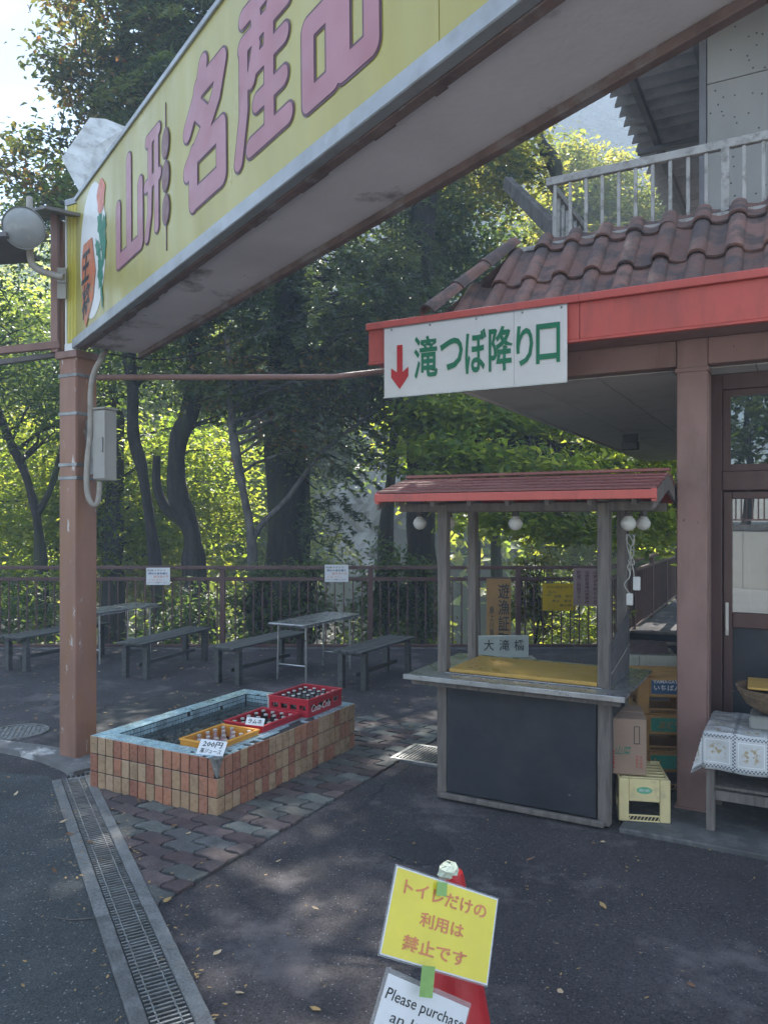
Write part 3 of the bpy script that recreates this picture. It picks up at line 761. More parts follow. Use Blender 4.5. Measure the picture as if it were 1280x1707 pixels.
# door wall, plane s = 0.66
S_ = 0.66
def dz(px, py): return BZ(px, py, S_)
dl = BT(1181, S_); zt = 2.50
ztr1, ztr0 = dz(1215, 785), dz(1215, 818)
zr1, zr0 = dz(1215, 1021), dz(1215, 1046)
glx = BT(1224, S_)
G().box(dl, dl + 0.075, S_, S_ + 0.09, 0.03, 2.598).build('door_jamb', M['door'], bld, bevel=0.004)
G().box(dl + 0.075, 3.8, S_, S_ + 0.09, zt, 2.598).build('door_head', M['door'], bld, bevel=0.004)
G().box(dl + 0.075, 3.8, S_ - 0.008, S_ + 0.09, ztr0, ztr1).build('transom_bar', M['door'], bld, bevel=0.006)
dw = 0.82
for k in range(3):
    x0 = dl + 0.08 + k * (dw + 0.01); 
    dn = empty('door', (x0, S_ + 0.01, 0), 0, bld)
    for nm, (a_, b_, z0, z1) in {'stile': (0, 0.05, 0.05, ztr0 - .006), 'stile ': (dw - .05, dw, 0.05, ztr0 - .006), 'rail': (0.051, dw - .051, zr0, zr1), 'rail ': (0.051, dw - .051, 0.05, 0.16), 'rail  ': (0.051, dw - .051, ztr0 - .05, ztr0 - .006)}.items():
        G().box(a_, b_, 0, 0.045, z0, z1).build(nm.strip(), M['door'], dn, bevel=0.004)
    G().box(0.048, dw - .048, 0.02, 0.026, zr1, ztr0 - .05).build('pane', M['glass'], dn)
    G().box(0.048, dw - .048, 0.02, 0.026, 0.16, zr0).build('kick_panel', M['panel_dark'], dn)
    G().box(0.012, 0.03, -0.008, 0.0, zr0 - 0.05, zr1 + 0.06).build('handle', M['alu'], dn, bevel=0.002)
    G().box(0, 0.04, 0, 0.05, ztr1 + .002, zt - .002).build('stile', M['door'], dn)
    G().box(0.04, dw, 0.0, 0.05, ztr1 + .002, ztr1 + .04).build('rail', M['door'], dn)
    G().box(0.04, dw, 0.0, 0.05, zt - .04, zt - .002).build('rail', M['door'], dn)
    G().box(0.039, dw, 0.02, 0.026, ztr1 + .04, zt - .04).build('fanlight', M['glass'], dn)
# side wall and dark interior
G().box(dl - 0.0, dl + 0.06, S_ + 0.1, 7.6, 0.03, 2.598).build('side_wall', M['door'], bld)
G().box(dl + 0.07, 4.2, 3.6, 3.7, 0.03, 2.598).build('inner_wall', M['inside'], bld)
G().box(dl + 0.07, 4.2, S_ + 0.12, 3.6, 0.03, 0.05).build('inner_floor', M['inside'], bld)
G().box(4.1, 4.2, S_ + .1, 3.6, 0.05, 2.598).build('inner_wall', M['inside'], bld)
# skirt roof of S tiles ------------------------------------------------
RL = Vector((0, 0.075, 2.925)); RT = Vector((0, 0.70, 3.58))
slope = math.atan2(RT.z - RL.z, RT.y - RL.y); SL = math.hypot(RT.z - RL.z, RT.y - RL.y)
def tile_mesh():
    g = G(); w = 0.262; L_ = 0.48; prof = []
    for k in range(9):
        a = math.pi * k / 8; prof.append((0.066 - 0.066 * math.cos(a), 0.044 * math.sin(a)))
    for k in range(1, 7):
        u = k / 6; prof.append((0.132 + (w - 0.132 + 0.016) * u, -0.012 * math.sin(math.pi * u) + (0.012 if k == 6 else 0)))
    n = len(prof)
    for (y, dzz, sc) in ((0, 0, 1.06), (L_, 0.0, 0.94)):
        g.v += [(0.066 + (x - 0.066) * (sc if x < 0.14 else 1), y, z * (sc) + dzz) for x, z in prof]
        g.v += [(0.066 + (x - 0.066) * (sc if x < 0.14 else 1), y, z * sc + dzz - 0.016) for x, z in prof]
    for k in range(n - 1):
        g.f += [(k, k + 1, 2 * n + k + 1, 2 * n + k), (n + k + 1, n + k, 3 * n + k, 3 * n + k + 1), (k + 1, k, n + k, n + k + 1)]
    g.m = [0] * len(g.f)
    g.v = [(x * TS, y, z) for x, y, z in g.v]
    return g
TS = 0.77
proto = None
hipx0 = BT(722, 0.0)
ntile = 26
G().add([(hipx0 + 0.03, 0.12, 2.90), (3.8, 0.12, 2.90), (3.8, 0.74, 3.50), (hipx0 + 0.32, 0.74, 3.50)], [(0, 1, 2, 3)]).build('roof_underlay', M['steel_dark'], bld)
for r in range(3):
    for c_ in range(-1, ntile):
        x0 = hipx0 + 0.06 + c_ * 0.262 * TS
        up = r * 0.405
        xh = hipx0 + 0.29 * (up + 0.2) / SL
        if x0 + 0.02 < xh - 0.03: continue
        y = RL.y + math.cos(slope) * up; z = RL.z + math.sin(slope) * up + 0.028
        if r == 2 and up + .45 > SL + .2: pass
        rot = (slope - 0.055 + R.uniform(-.008, .008), R.uniform(-.01, .01), R.uniform(-.012, .012))
        if proto is None:
            proto = tile_mesh().build('roof_tile', M['rooftile'], bld, loc=(x0, y, z), smooth=True); proto.rotation_euler = rot
            o = proto
        else: o = dup(proto, loc=(x0, y, z), rot=rot)
        if r == 2: o.scale = (1, 0.36, 1)
        if r == 1 and c_ == 6:       # the cracked tile that has slipped aside
            o.rotation_euler = (slope - 0.02, 0.12, 0.09); o.location.z += 0.02
# hip ridge
ha, hb = Vector((hipx0 - 0.03, 0.01, 3.035)), Vector((hipx0 + 0.29, 0.70, 3.62))
hd = hb - ha
for k in range(3):
    a_, b_ = ha + hd * (k / 3 - 0.02), ha + hd * ((k + 1) / 3 + 0.03)
    g = G(); ax = (b_ - a_).normalized(); sx = ax.cross(Vector((0, 0, 1))).normalized(); uz = sx.cross(ax)
    n = 8
    for p, rr in ((a_, 0.066), (b_, 0.055)):
        for q_ in (0, 0.014):
            g.v += [tuple(p + (sx * math.cos(math.pi * i / n) + uz * math.sin(math.pi * i / n)) * (rr - q_)) for i in range(n + 1)]
    m_ = n + 1
    for i in range(n):
        g.f += [(i, i + 1, 2 * m_ + i + 1, 2 * m_ + i), (m_ + i + 1, m_ + i, 3 * m_ + i, 3 * m_ + i + 1), (i + 1, i, m_ + i, m_ + i + 1)]
    g.m = [0] * len(g.f)
    g.build('ridge_tile', M['rooftile'], bld, smooth=True)
# left hip face, small steep slope
g = G().add([(hipx0 + .0, 0.06, 3.01), (hipx0 + .28, 0.72, 3.58), (hipx0 + 0.05, 0.78, 3.01)], [(0, 1, 2)]).build('hip_face', M['rooftile'], bld)
# balcony: deck, kerb flashing, railing
G().box(hipx0 + 0.28, 3.8, 0.72, 1.9, 3.40, 3.50).build('balcony_deck', M['steel_dark'], bld)
G().box(hipx0 + 0.25, 3.8, 0.70, 0.74, 3.57, 3.605).build('flashing', M['rail_white'], bld, bevel=0.003)
rs = 0.78
rl = empty('balcony_railing', (0, rs, 0), 0, bld)
tA = BT(925, rs); tM = BT(1207, rs)
zA = BZ(930, 303, rs); zB = BZ(930, 384, rs)
G().box(tA - 0.06, 3.6, -0.02, 0.02, zA - 0.02, zA + 0.035).build('top_rail', M['rail_white'], rl, bevel=0.004)
G().box(tA - 0.06, 3.6, -0.015, 0.015, 3.605, 3.63).build('bottom_rail', M['rail_white'], rl, bevel=0.003)
bal = G().box(-0.011, 0.011, -0.01, 0.01, 3.40, zA - 0.021).build('baluster', M['rail_white'], rl, loc=(tA, 0, 0), bevel=0.002)
x = tA + 0.105
while x < 3.4:
    o = dup(bal, loc=(x, 0, 0)); x += 0.108
G().box(tM - 0.02, tM + 0.03, -0.035, 0.015, 3.40, zA - 0.021).build('railing_post', M['rail_white'], rl, bevel=0.003)
# side return of the railing
G().bar((tA - .04, 0.02, zA + .008), (tA - .04, 1.0, zA + .008), 0.04, 0.05).build('top_rail', M['rail_white'], rl)
for k in range(1, 9):
    dup(bal, loc=(tA - .04, k * 0.115, 0))
# upper wall with speckled boards
su = 1.75
ul = BT(1177, su)
zs_ = [3.5, BZ(1230, 128, su), BZ(1230, 128, su) + 0.92]
for i in range(3):
    for z0, z1 in ((3.5, zs_[1]), (zs_[1], zs_[2])):
        G().box(ul + i * 0.92 + .003, ul + (i + 1) * 0.92 - .003, su, su + 0.03, z0 + .003, z1 - .003).build('siding_panel', M['siding'], bld, bevel=0.003)
g = G()
for i in range(190):
    x_, z_ = ul + R.uniform(0.02, 1.6), 3.6 + R.random() * 2.2
    if math.sin(x_ * 9) + math.sin(z_ * 7) < -0.4: continue
    pl = disc(6, 0.007, 0.007, x_, z_, 0.3); flat(g, pl, su - 0.0015)
g.build('dimple_mark', M['hole'], bld, kind='stuff')
G().box(ul - 0.05, 3.2, su + 0.031, 4.2, 3.4, 5.9).build('upper_wall', M['steel_dark'], bld)
G().box(ul - 0.05, ul - 0.002, su - 0.01, su + 0.03, 3.5, 6.0).build('corner_trim', M['steel_dark'], bld)
# corrugated awning over the balcony, seen from below
zaw = 5.45
q1 = W(1008, 130, (zaw - EYE) * F / (HZ - 130)); q2 = W(1108, 345, (zaw - EYE) * F / (HZ - 345))
u1, v1 = (q1 - F0).dot(E1), (q1 - F0).dot(E2); u2, v2 = (q2 - F0).dot(E1), (q2 - F0).dot(E2)
g = G(); n = 220; vA, vB = v1 - 1.3, v2 + 1.6
for i in range(n + 1):
    y = vA + (vB - vA) * i / n
    x = u1 + (u2 - u1) * (y - v1) / (v2 - v1)
    zz = zaw + 0.035 * math.sin(y * 2 * math.pi / 0.19)
    x += 0.022 * math.sin(y * 2 * math.pi / 0.19)
    for xx in (x, 3.4):
        g.v += [(xx, y, zz), (xx, y, zz + 0.006)]
for i in range(n):
    a_ = i * 4; b_ = a_ + 4
    g.f += [(a_, a_ + 2, b_ + 2, b_), (a_ + 1, b_ + 1, b_ + 3, a_ + 3), (a_, b_, b_ + 1, a_ + 1)]
g.m = [0] * len(g.f)
g.build('corrugated_awning', M['awning'], bld, smooth=True)
for dx in (0.22, 0.75):
    G().bar((u1 + dx, vA + .1, zaw - 0.08), (u2 + dx, vB - .1, zaw - 0.08), 0.05, 0.08).build('awning_beam', M['steel_dark'], bld)
G().bar((u1 + .05, v1 + 1.2, zaw - .14), (3.3, v1 + 1.2, zaw - .14), 0.05, 0.05).build('awning_beam', M['steel_dark'], bld)
# gable plates rising behind the awning (pale triangular brace and dark board)
def pb(px, py, s): t = BT(px, s); return (t, s, BZ(px, py, s))
def plate(name, pts, s, m, th=0.03):
    P = [pb(a, b, s) for a, b in pts]; n = len(P)
    g = G(); g.add([p for p in P] + [(p[0], p[1] + th, p[2]) for p in P], [tuple(range(n)), tuple(range(n, 2 * n))[::-1]] + [(k, n + k, n + (k + 1) % n, (k + 1) % n) for k in range(n)])
    return g.build(name, m, bld)
plate('eave_board', [(1075, 88), (1176, 40), (1176, 60), (1078, 106)], 2.2, M['steel_dark'])
# slanting timber off the balcony end
a_, b_ = W(845, 305, 7.2), W(932, 392, 5.9)
la = lambda q: ((q - F0).dot(E1), (q - F0).dot(E2), q.z)
G().bar(la(a_), la(b_), 0.07, 0.11).build('raking_timber', M['bark_light'], bld)

# ------------------------------------------------------------------ hanging board: waterfall basin way down
t0, t1 = BT(642, -0.03), BT(945, -0.03)
sw = t1 - t0
o3 = F0 + E1 * t0 - E2 * 0.045
sg = empty('direction_sign', (o3.x, o3.y, 2.505), A0, label='white board with red down arrow and green Japanese lettering on the red fascia', cat='sign')
sp_ = sw * 0.735
G().box(0, sp_ - .001, 0, 0.02, 0, 0.447).build('board', M['white'], sg, bevel=0.002)
G().box(sp_ + .001, sw, 0, 0.02, 0, 0.447).build('board', M['white'], sg, bevel=0.002)
g = G(); n_ = 0
for (a_, b_, c_, d_) in ((-.004, sw + .004, -.005, .0), (-.004, sw + .004, .447, .452)): g.box(a_, b_, -0.003, 0.024, c_, d_)
g.build('edging', M['alu'], sg)
def sx_(px): return BT(px, -0.05) - t0
# arrow
ax = sx_(666); g = G()
flat(g, [(ax - .02, .33), (ax - .02, .155), (ax - .062, .185), (ax - .062, .125), (ax, .045), (ax + .062, .125), (ax + .062, .185), (ax + .02, .155), (ax + .02, .33)][::-1], -0.004)
g.build('arrow', M['redprint'], sg)
cs = [('滝', 690, 729), ('つ', 733, 771), ('ぼ', 775, 810), ('降', 814, 854), ('り', 860, 888), ('口', 893, 933)]
for ch, a_, b_ in cs:
    x0, x1 = sx_(a_), sx_(b_)
    hh = {'つ': .2, 'り': .24, '口': .235}.get(ch, .27)
    txt(ch, M['green'], sg, (x0 + x1) / 2, 0.235, x1 - x0, hh, y=-0.004, bold=0.02, name='character', res=3)
for px in (652, 716, 793, 870, 935):
    G().lathe([(0, -0.004), (.006, -.003), (.007, 0)], 8, mx=Matrix.Translation((sx_(px), -0.001, .435)) @ Matrix.Rotation(math.radians(90), 4, 'X') @ Matrix.Scale(-1, 4, (0, 0, 1))).build('screw', M['galv'], sg)

# ------------------------------------------------------------------ gantry with the big yellow sign
GA = Vector((-2.14, 5.35, 0))
gd = Vector((0.584, -0.811, 0)).normalized(); gn = Vector((-gd.y, gd.x, 0))
gt = empty('sign_gantry', (GA.x, GA.y, 0), math.atan2(gd.y, gd.x), label='long yellow overhead sign box on a brown post with pink Japanese lettering', cat='sign gantry')
gz = 2.925; SLP = -math.atan(0.0165)
def gpart(g, name, m, **k):
    o = g.build(name, m, gt, **k); o.location = (0, 0, gz); o.rotation_euler = (0, SLP, 0); return o
LN = 8.2; BD = 0.43
px_t = lambda px: ((px - 640) / F * 5.35 + 2.14) / (0.584 + 0.811 * (px - 640) / F)
# sign faces: sheets with visible joints
cuts = [0.0, 3.93, 6.1, LN]
for a_, b_ in zip(cuts[:-1], cuts[1:]):
    gpart(G().box(a_ + .002, b_ - .002, 0.0, 0.012, 0.040, 1.0), 'sign_face', M['sign_yellow'])
gpart(G().box(-.012, LN, -0.028, 0.02, -0.028, 0.038), 'lower_trim', M['strip'], bevel=0.004)
gpart(G().box(-.005, LN, -0.012, 0.03, 1.001, 1.035), 'upper_trim', M['strip'], bevel=0.004)
gpart(G().box(0.02, LN, 0.021, BD, -0.012, 0.0), 'underside', M['beam'], bevel=0.002)
gpart(G().box(0.0, LN, 0.0205, 0.065, -0.030, -0.0125), 'rust_flange', M['beam_rust'], bevel=0.004)
gpart(G().box(0.02, LN, BD - .01, BD + 0.03, -0.045, -0.0125), 'rust_flange', M['beam_rust'], bevel=0.004)
gpart(G().box(0.02, LN, BD, BD + 0.012, 0.001, 1.0), 'rear_face', M['steel_dark'])
gpart(G().box(0.0, LN, 0.032, BD, 1.0, 1.02), 'top_sheet', M['strip'])
for k in ():
    gpart(G().box(0.55 + k * 1.0, 0.557 + k * 1.0, 0.1, BD - .04, -0.0135, -0.0125), 'sheet_joint', M['beam_rust'])
# wavy rusted lip hanging from the flange edge
g = G(); P = []
x = 0.1
while x < LN - .05:
    w = R.uniform(0.03, 0.22); d = R.uniform(0.002, 0.03)
    g.box(x, x + w, 0.064, 0.064 + d, -0.016, -0.0127); x += w + R.uniform(0.0, 0.25)
gpart(g, 'rust_flake', M['beam_rust'], kind='stuff')
# chamfered yellow end, along the building direction
ce = empty('end_panel', (0, 0, gz), A0 - math.atan2(gd.y, gd.x), gt)
for a_, b_ in ((-0.095, -0.066), (-0.064, -0.035), (-0.033, -0.004)):
    G().box(a_, b_, 0.0, 0.02, 0.02, 0.985).build('yellow_strip', M['yellow_plain'], ce, bevel=0.003)
G().box(-0.112, -0.097, -.004, 0.02, -0.03, 0.99).build('edge_strip', M['white'], ce, bevel=0.002)
G().box(-0.115, 0.0, -.006, 0.03, 0.986, 1.03).build('cap', M['strip'], ce, bevel=0.003)
G().box(-0.1125, 0.01, -.008, 0.02, -0.035, 0.016).build('foot_plate', M['white'], ce, bevel=0.002)
# rear end fill of the box
gpart(G().box(-0.0, 0.012, 0.02, BD - .02, 0.001, 1.0), 'end_sheet', M['steel_dark'])
# lettering
YAMA = [[(.04, .62), (.04, .06)], [(.5, 1), (.5, .06)], [(.96, .62), (.96, .06)], [(.04, .04), (.96, .04)]]
KATA = [[(.12, .93), (.95, .93)], [(.0, .5), (1.0, .5)], [(.32, .93), (.32, .5), (.26, .2), (.05, 0)], [(.8, .93), (.8, .02)]]
NA = [[(.50, 1), (.42, .86), (.06, .62)], [(.36, .86), (.98, .86)], [(.98, .86), (.84, .66), (.58, .5), (.06, .30)], [(.36, .70), (.60, .56)], [(.22, .38), (.96, .38)], [(.22, .38), (.22, .02)], [(.96, .38), (.96, .04)], [(.22, .03), (.96, .03)]]
SAN = [[(.55, 1.0), (.55, .9)], [(.12, .89), (.96, .89)], [(.36, .88), (.40, .76)], [(.74, .88), (.68, .76)], [(.10, .72), (.98, .72)], [(.12, .72), (.12, .3), (.0, .02)], [(.38, .62), (.28, .46)], [(.34, .52), (.92, .52)], [(.40, .28), (.90, .28)], [(.26, .04), (.98, .04)], [(.64, .64), (.64, .04)]]
SHINA = [[(.28, .98), (.72, .98), (.72, .58), (.28, .58), (.28, .98)], [(.0, .40), (.42, .40), (.42, .02), (.0, .02), (.0, .40)], [(.58, .40), (1, .40), (1, .02), (.58, .02), (.58, .40)]]
zo = 0.24
for st, a_, b_, w, zz, hh in ((YAMA, 198, 238, .085, zo + .03, .55), (KATA, 246, 268, .062, zo + .04, .55), (NA, 312, 374, .10, zo - .01, .60), (SAN, 400, 484, .078, zo - .02, .66), (SHINA, 516, 622, .085, zo - .03, .68)):
    x0, x1 = px_t(a_) + w / 2 * 0, px_t(b_)
    g = G(); glyph(g, st, x0, zz, x1 - x0, hh, w + 0.022, -0.003); gpart(g, 'letter_outline', M['outline'])
    g = G(); glyph(g, st, x0, zz, x1 - x0, hh, w, -0.005); gpart(g, 'pink_letter', M['pink'])
# skewer with three dark balls
sxk = px_t(279); g = G(); g.box(sxk - .004, sxk + .004, -.0045, -.002, 0.12, 0.88); gpart(g, 'skewer_line', M['outline'])
for zz in (.33, .50, .67):
    g = G(); flat(g, disc(20, .058, .083, sxk, zz), -0.005); gpart(g, 'skewer_ball', M['outline'])
    g = G(); flat(g, disc(20, .05, .074, sxk, zz), -0.007); gpart(g, 'skewer_ball', M['ball'])
# emblem: pale oval, red flower with green leaves, orange game piece
g = G(); flat(g, disc(36, .30, .44, .42, .53), -0.002); gpart(g, 'emblem_oval', M['white'])
g = G(); flat(g, [(.62 + .085 * math.cos(a) * (1 + .15 * math.sin(5 * a)), .82 + .11 * math.sin(a)) for a in [i * math.pi / 12 for i in range(24)]], -0.004); gpart(g, 'flower', mat('flowerprint', (0.66, .22, .15), .5, .15, 12, 0))
for k, (cx_, cz_, rx_, rz_, an) in enumerate(((.60, .64, .05, .09, .3), (.66, .58, .05, .1, -.5), (.55, .50, .035, .08, .6), (.68, .46, .04, .09, -.3), (.60, .34, .05, .10, .1), (.63, .20, .02, .1, .2))):
    g = G(); pl = []
    for i in range(14):
        a = 2 * math.pi * i / 14; r_ = 1 + (.28 if i % 2 else -.12)
        x_, z_ = rx_ * math.cos(a) * r_, rz_ * math.sin(a) * r_
        pl.append((cx_ + x_ * math.cos(an) - z_ * math.sin(an), cz_ + x_ * math.sin(an) + z_ * math.cos(an)))
    flat(g, pl, -0.0035 - k * .0003); gpart(g, 'printed_leaf', M['leafgreen'])
g = G(); flat(g, [(.17, .54), (.17, .20), (.26, .06), (.44, .22), (.50, .38), (.42, .62), (.22, .63)][::-1], -0.006); gpart(g, 'game_piece', M['orange_print'])
o = txt('王\n将', M['black'], gt, .32, gz + .345, .22, .44, y=-0.0075, bold=.03, name='brush_character', shear=.25)
o.rotation_euler = (0, SLP, 0)
# post
PC = Vector((-2.176, 5.472, 0)); loc = ((PC - GA).dot(gd), (PC - GA).dot(gn), 0); rz_ = A0 - math.atan2(gd.y, gd.x)
po = empty('gantry_post', loc, rz_, gt)
G().box(-.09, .09, -.09, .09, -0.01, 2.89).build('shaft', M['post'], po, bevel=0.008, seg=2)
for py in (626, 690, 775, 797):
    z = EYE + (HZ - py) / F * 5.4
    G().box(-.094, .094, -.094, .094, z - .012, z + .012).build('steel_band', M['galv'], po, bevel=0.002)
G().box(-.11, .11, -.11, .11, 2.84, 2.89).build('cap_plate', M['brown'], po, bevel=.004)
# electric box and conduit on the post's right side
eb = empty('meter_box', (PC + E1 * .25 + E2 * .0).to_tuple(), A0, label='grey metal meter box strapped to the right side of the gantry post', cat='meter box')
z0, z1 = EYE + (HZ - 803) / F * 5.42, EYE + (HZ - 688) / F * 5.42
G().box(-.0, .105, -.07, .03, z0, z1).build('case', M['boxgrey'], eb, bevel=.006)
G().box(-.004, .110, -.085, -.071, z0 + .01, z1 - .006).build('lid', M['boxgrey'], eb, bevel=.004)
G().box(-.01, .115, -.09, .035, z1, z1 + .014).build('hood', M['boxgrey'], eb, bevel=.003)
G().box(.085, .098, -.096, -.085, (z0 + z1) / 2 - .05, (z0 + z1) / 2 + .05).build('latch', M['galv'], eb, bevel=.002)
G().box(-.16, .0, -.015, .015, z0 + .05, z1 - .05).build('bracket', M['galv'], eb)
cp_ = lambda px, py, Y=5.28: W(px, py, Y)
pts = [cp_(178, 585, 5.45), cp_(170, 597), cp_(158, 620), cp_(152, 650), cp_(151, 720), cp_(146, 770), cp_(145, 810), cp_(149, 832), cp_(157, 842), cp_(163, 838), cp_(166, 820), cp_(167, 803)]
def smooth_pts(P, k=4):
    out = []
    for i in range(len(P) - 1):
        p0, p1, p2, p3 = P[max(i - 1, 0)], P[i], P[i + 1], P[min(i + 2, len(P) - 1)]
        for j in range(k):
            t = j / k
            out.append(0.5 * ((2 * p1) + (p2 - p0) * t + (2 * p0 - 5 * p1 + 4 * p2 - p3) * t * t + (3 * p1 - p0 - 3 * p2 + p3) * t ** 3))
    return out + [P[-1]]
setp(G().tube(smooth_pts(pts), 0.019, 10).build('conduit', M['conduit'], smooth=True), label='bent grey conduit pipe running down the post beside the meter box', cat='pipe')
# brown pipe from post to building
setp(G().tube([W(162, 629, 5.46), W(400, 629, 5.42), W(560, 628, 5.38), W(648, 618, 5.32)], 0.02, 10).build('brace_pipe', M['brown'], smooth=True), label='horizontal brown steel pipe between the gantry post and the shop canopy', cat='pipe')

# steel frame left of the post
fr = empty('steel_frame', W(104, 868, 5.45).to_tuple()[:2] + (0,), 0, label='brown steel frame with small dark roofs beyond the yellow sign end', cat='frame')
def frl(px, py, Y=5.45):
    p = W(px, py, Y); b = W(104, 868, 5.45); return (p.x - b.x, p.y - b.y, p.z)
G().bar(frl(93, 352), frl(93, 588), .05, .05).build('upright', M['brown'], fr, bevel=.003)
G().bar(frl(103, 370, 5.5), frl(103, 585, 5.5), .045, .05).build('upright', M['post'], fr, bevel=.003)
G().bar(frl(100, 575), frl(-260, 610, 5.0), .05, .05).build('crossbar', M['brown'], fr, bevel=.003)
G().bar(frl(106, 590, 5.5), frl(-260, 640, 5.0), .05, .035).build('crossbar', M['steel_dark'], fr, bevel=.003)
G().bar(frl(108, 352, 5.2), frl(60, 362, 5.9), .25, .02).build('roof_sheet', M['steel_dark'], fr)
G().bar(frl(40, 412, 5.3), frl(-120, 425, 5.3), .5, .03).build('roof_sheet', M['steel_dark'], fr)
G().bar(frl(40, 404, 5.3), frl(-120, 414, 5.3), .06, .05).build('purlin', M['brown'], fr)
for (a_, b_) in (((100, 455), (108, 455)), ((100, 480), (108, 480))):
    G().box(-.03, .03, -.01, .01, -.055, .055).build('perforated_plate', M['boxgrey'], fr, loc=frl(104, a_[1] + 5, 5.36))
# round lamp on a pipe
lp = empty('flood_lamp', W(40, 380, 5.1).to_tuple(), 0, label='round grey dish lamp on a bent pipe left of the yellow sign', cat='lamp')
rotm = Matrix.Rotation(math.radians(14), 4, 'Z') @ Matrix.Rotation(math.radians(112), 4, 'X')
G().lathe([(0.0, 0.03), (0.10, 0.02), (0.128, 0.0)], 32, mx=rotm).build('lens', M['lensgrey'], lp, smooth=True)
G().lathe([(0.128, 0.004), (0.136, 0.006), (0.136, -0.012), (0.115, -0.06), (0.06, -0.11), (0.04, -0.13), (0.0, -0.135)], 32, mx=rotm).build('reflector', M['lampgrey'], lp, smooth=True)
b0 = Vector(W(40, 380, 5.1))
lq = lambda px, py, Y=5.25: W(px, py, Y) - b0
G().tube(smooth_pts([lq(52, 395), lq(51, 425), lq(56, 442), lq(70, 452), lq(95, 460), lq(107, 462)]), 0.024, 12).build('support_pipe', M['conduit'], lp, smooth=True)
G().tube([lq(50, 330, 5.3), lq(50, 362, 5.25)], 0.022, 10).build('pipe_stub', M['conduit'], lp, smooth=True)
G().tube([lq(55, 400), lq(80, 392)], 0.02, 10).build('side_arm', M['conduit'], lp, smooth=True)
# sheet metal hood above the sign
hd_ = empty('sheet_hood', W(155, 262, 5.75).to_tuple(), 0, label='scratched pale sheet metal lamp hood above the yellow sign end', cat='lamp hood')
hb0 = W(155, 262, 5.75)
hq = lambda px, py, Y: W(px, py, Y) - hb0
front = [hq(103, 264, 5.6), hq(150, 196, 5.95), hq(176, 198, 6.05), hq(212, 212, 6.1), hq(196, 250, 6.0), hq(160, 300, 5.7), hq(134, 322, 5.5)]
back = [p + Vector((0.12, 0.32, -0.02)) for p in front]
g = G(); cc_ = sum(front, Vector()) / 7 + Vector((-.003, -.02, .01)); n = 7
g.add(front + [cc_] + back, [(i, (i + 1) % n, n) for i in range(n)] + [(i, n + 1 + i, n + 1 + (i + 1) % n, (i + 1) % n) for i in range(n)])
g.build('metal_sheet', M['lamp_sheet'], hd_)
G().bar(hq(135, 322, 5.7), hq(150, 345, 5.7), .03, .03).build('bracket', M['galv'], hd_)
g = G()
for k in range(14):
    a_ = R.random(); b_ = R.random() * (1 - a_); p = front[0] * a_ + front[1] * b_ + front[4] * (1 - a_ - b_)
    g.lathe([(0, .004), (.006, 0)], 6, c=(p.x, p.y - .075, p.z))

# ------------------------------------------------------------------ roofed stall
ST = Vector((0.355, 4.68, 0))
st = empty('roofed_stall', tuple(ST), A0, label='small wooden stall with red plank roof, metal counter and black front panel', cat='stall')
SW, SD = 0.955, 0.47
def rough_post(x, y, z0, z1, w=.062, name='post'):
    g = G(); k = 6
    for i in range(k + 1):
        z = z0 + (z1 - z0) * i / k; d = R.uniform(-.0015, .0015); ww = w / 2 + R.uniform(-.001, .001)
        g.v += [(x - ww + d, y - ww, z), (x + ww + d, y - ww, z), (x + ww + d, y + ww, z), (x - ww + d, y + ww, z)]
    for i in range(k):
        for q in range(4): g.f.append((i * 4 + q, i * 4 + (q + 1) % 4, (i + 1) * 4 + (q + 1) % 4, (i + 1) * 4 + q))
    g.f += [(3, 2, 1, 0), tuple(k * 4 + q for q in range(4))]; g.m = [0] * len(g.f)
    return g.build(name, M['wood_grey'], st, bevel=.004)
rough_post(-.005, .035, 0.02, 1.80); rough_post(SW + .01, .035, 0.02, 1.80, .066)
rough_post(.0, SD + .03, 0.0, 1.80, .055); rough_post(SW + .015, SD + .03, 0.0, 1.80, .06)
# top beams
for y_ in (.035, SD + .03):
    G().box(-.30, SW + .27, y_ - .022, y_ + .022, 1.755, 1.805).build('beam', M['wood_grey'], st, bevel=.003)
for x_ in (-.02, SW + .03):
    G().box(x_ - .018, x_ + .018, -.14, SD + .2, 1.806, 1.836).build('cross_beam', M['wood_grey'], st, bevel=.003)
for k in range(7):
    x_ = -.22 + k * .23
    G().bar((x_, -.17, 1.800), (x_, .235, 1.905), .025, .03).build('rafter', M['wood_grey'], st)
    G().bar((x_, .64, 1.800), (x_, .235, 1.905), .025, .03).build('rafter', M['wood_grey'], st)
# roof planks lapped
RX0, RX1, RY0, RYR, RY1 = -.35, 1.275, -.2, .235, .67
for s_, ya in ((1, RY0), (-1, RY1)):
    for k in range(5):
        u0, u1 = k / 5, (k + 1) / 5 + .12
        y0 = ya + (RYR - ya) * u0; y1 = ya + (RYR - ya) * min(u1, 1.0)
        zA = 1.852 + .105 * u0 + .012; zB = 1.852 + .105 * min(u1, 1.0) + .002
        g = G(); v = [(RX0, y0, zA), (RX1, y0, zA), (RX1, y1, zB), (RX0, y1, zB)]
        g.add(v + [(a, b, c + .012) for a, b, c in v], [(0, 3, 2, 1), (4, 5, 6, 7), (0, 1, 5, 4), (1, 2, 6, 5), (2, 3, 7, 6), (3, 0, 4, 7)])
        g.build('roof_plank', M['red_roof'], st, bevel=.002)
G().bar((RX0 - .005, RYR, 1.985), (RX1 + .005, RYR, 1.985), .05, .018).build('ridge_board', M['red_roof'], st, bevel=.003)
G().box(RX0 - .004, RX1 + .004, RY0 - .018, RY0 - .001, 1.813, 1.860).build('fascia_board', M['red'], st, bevel=.003)
G().box(RX0 - .004, RX1 + .004, RY1 + .001, RY1 + .018, 1.805, 1.862).build('fascia_board', M['red'], st, bevel=.003)
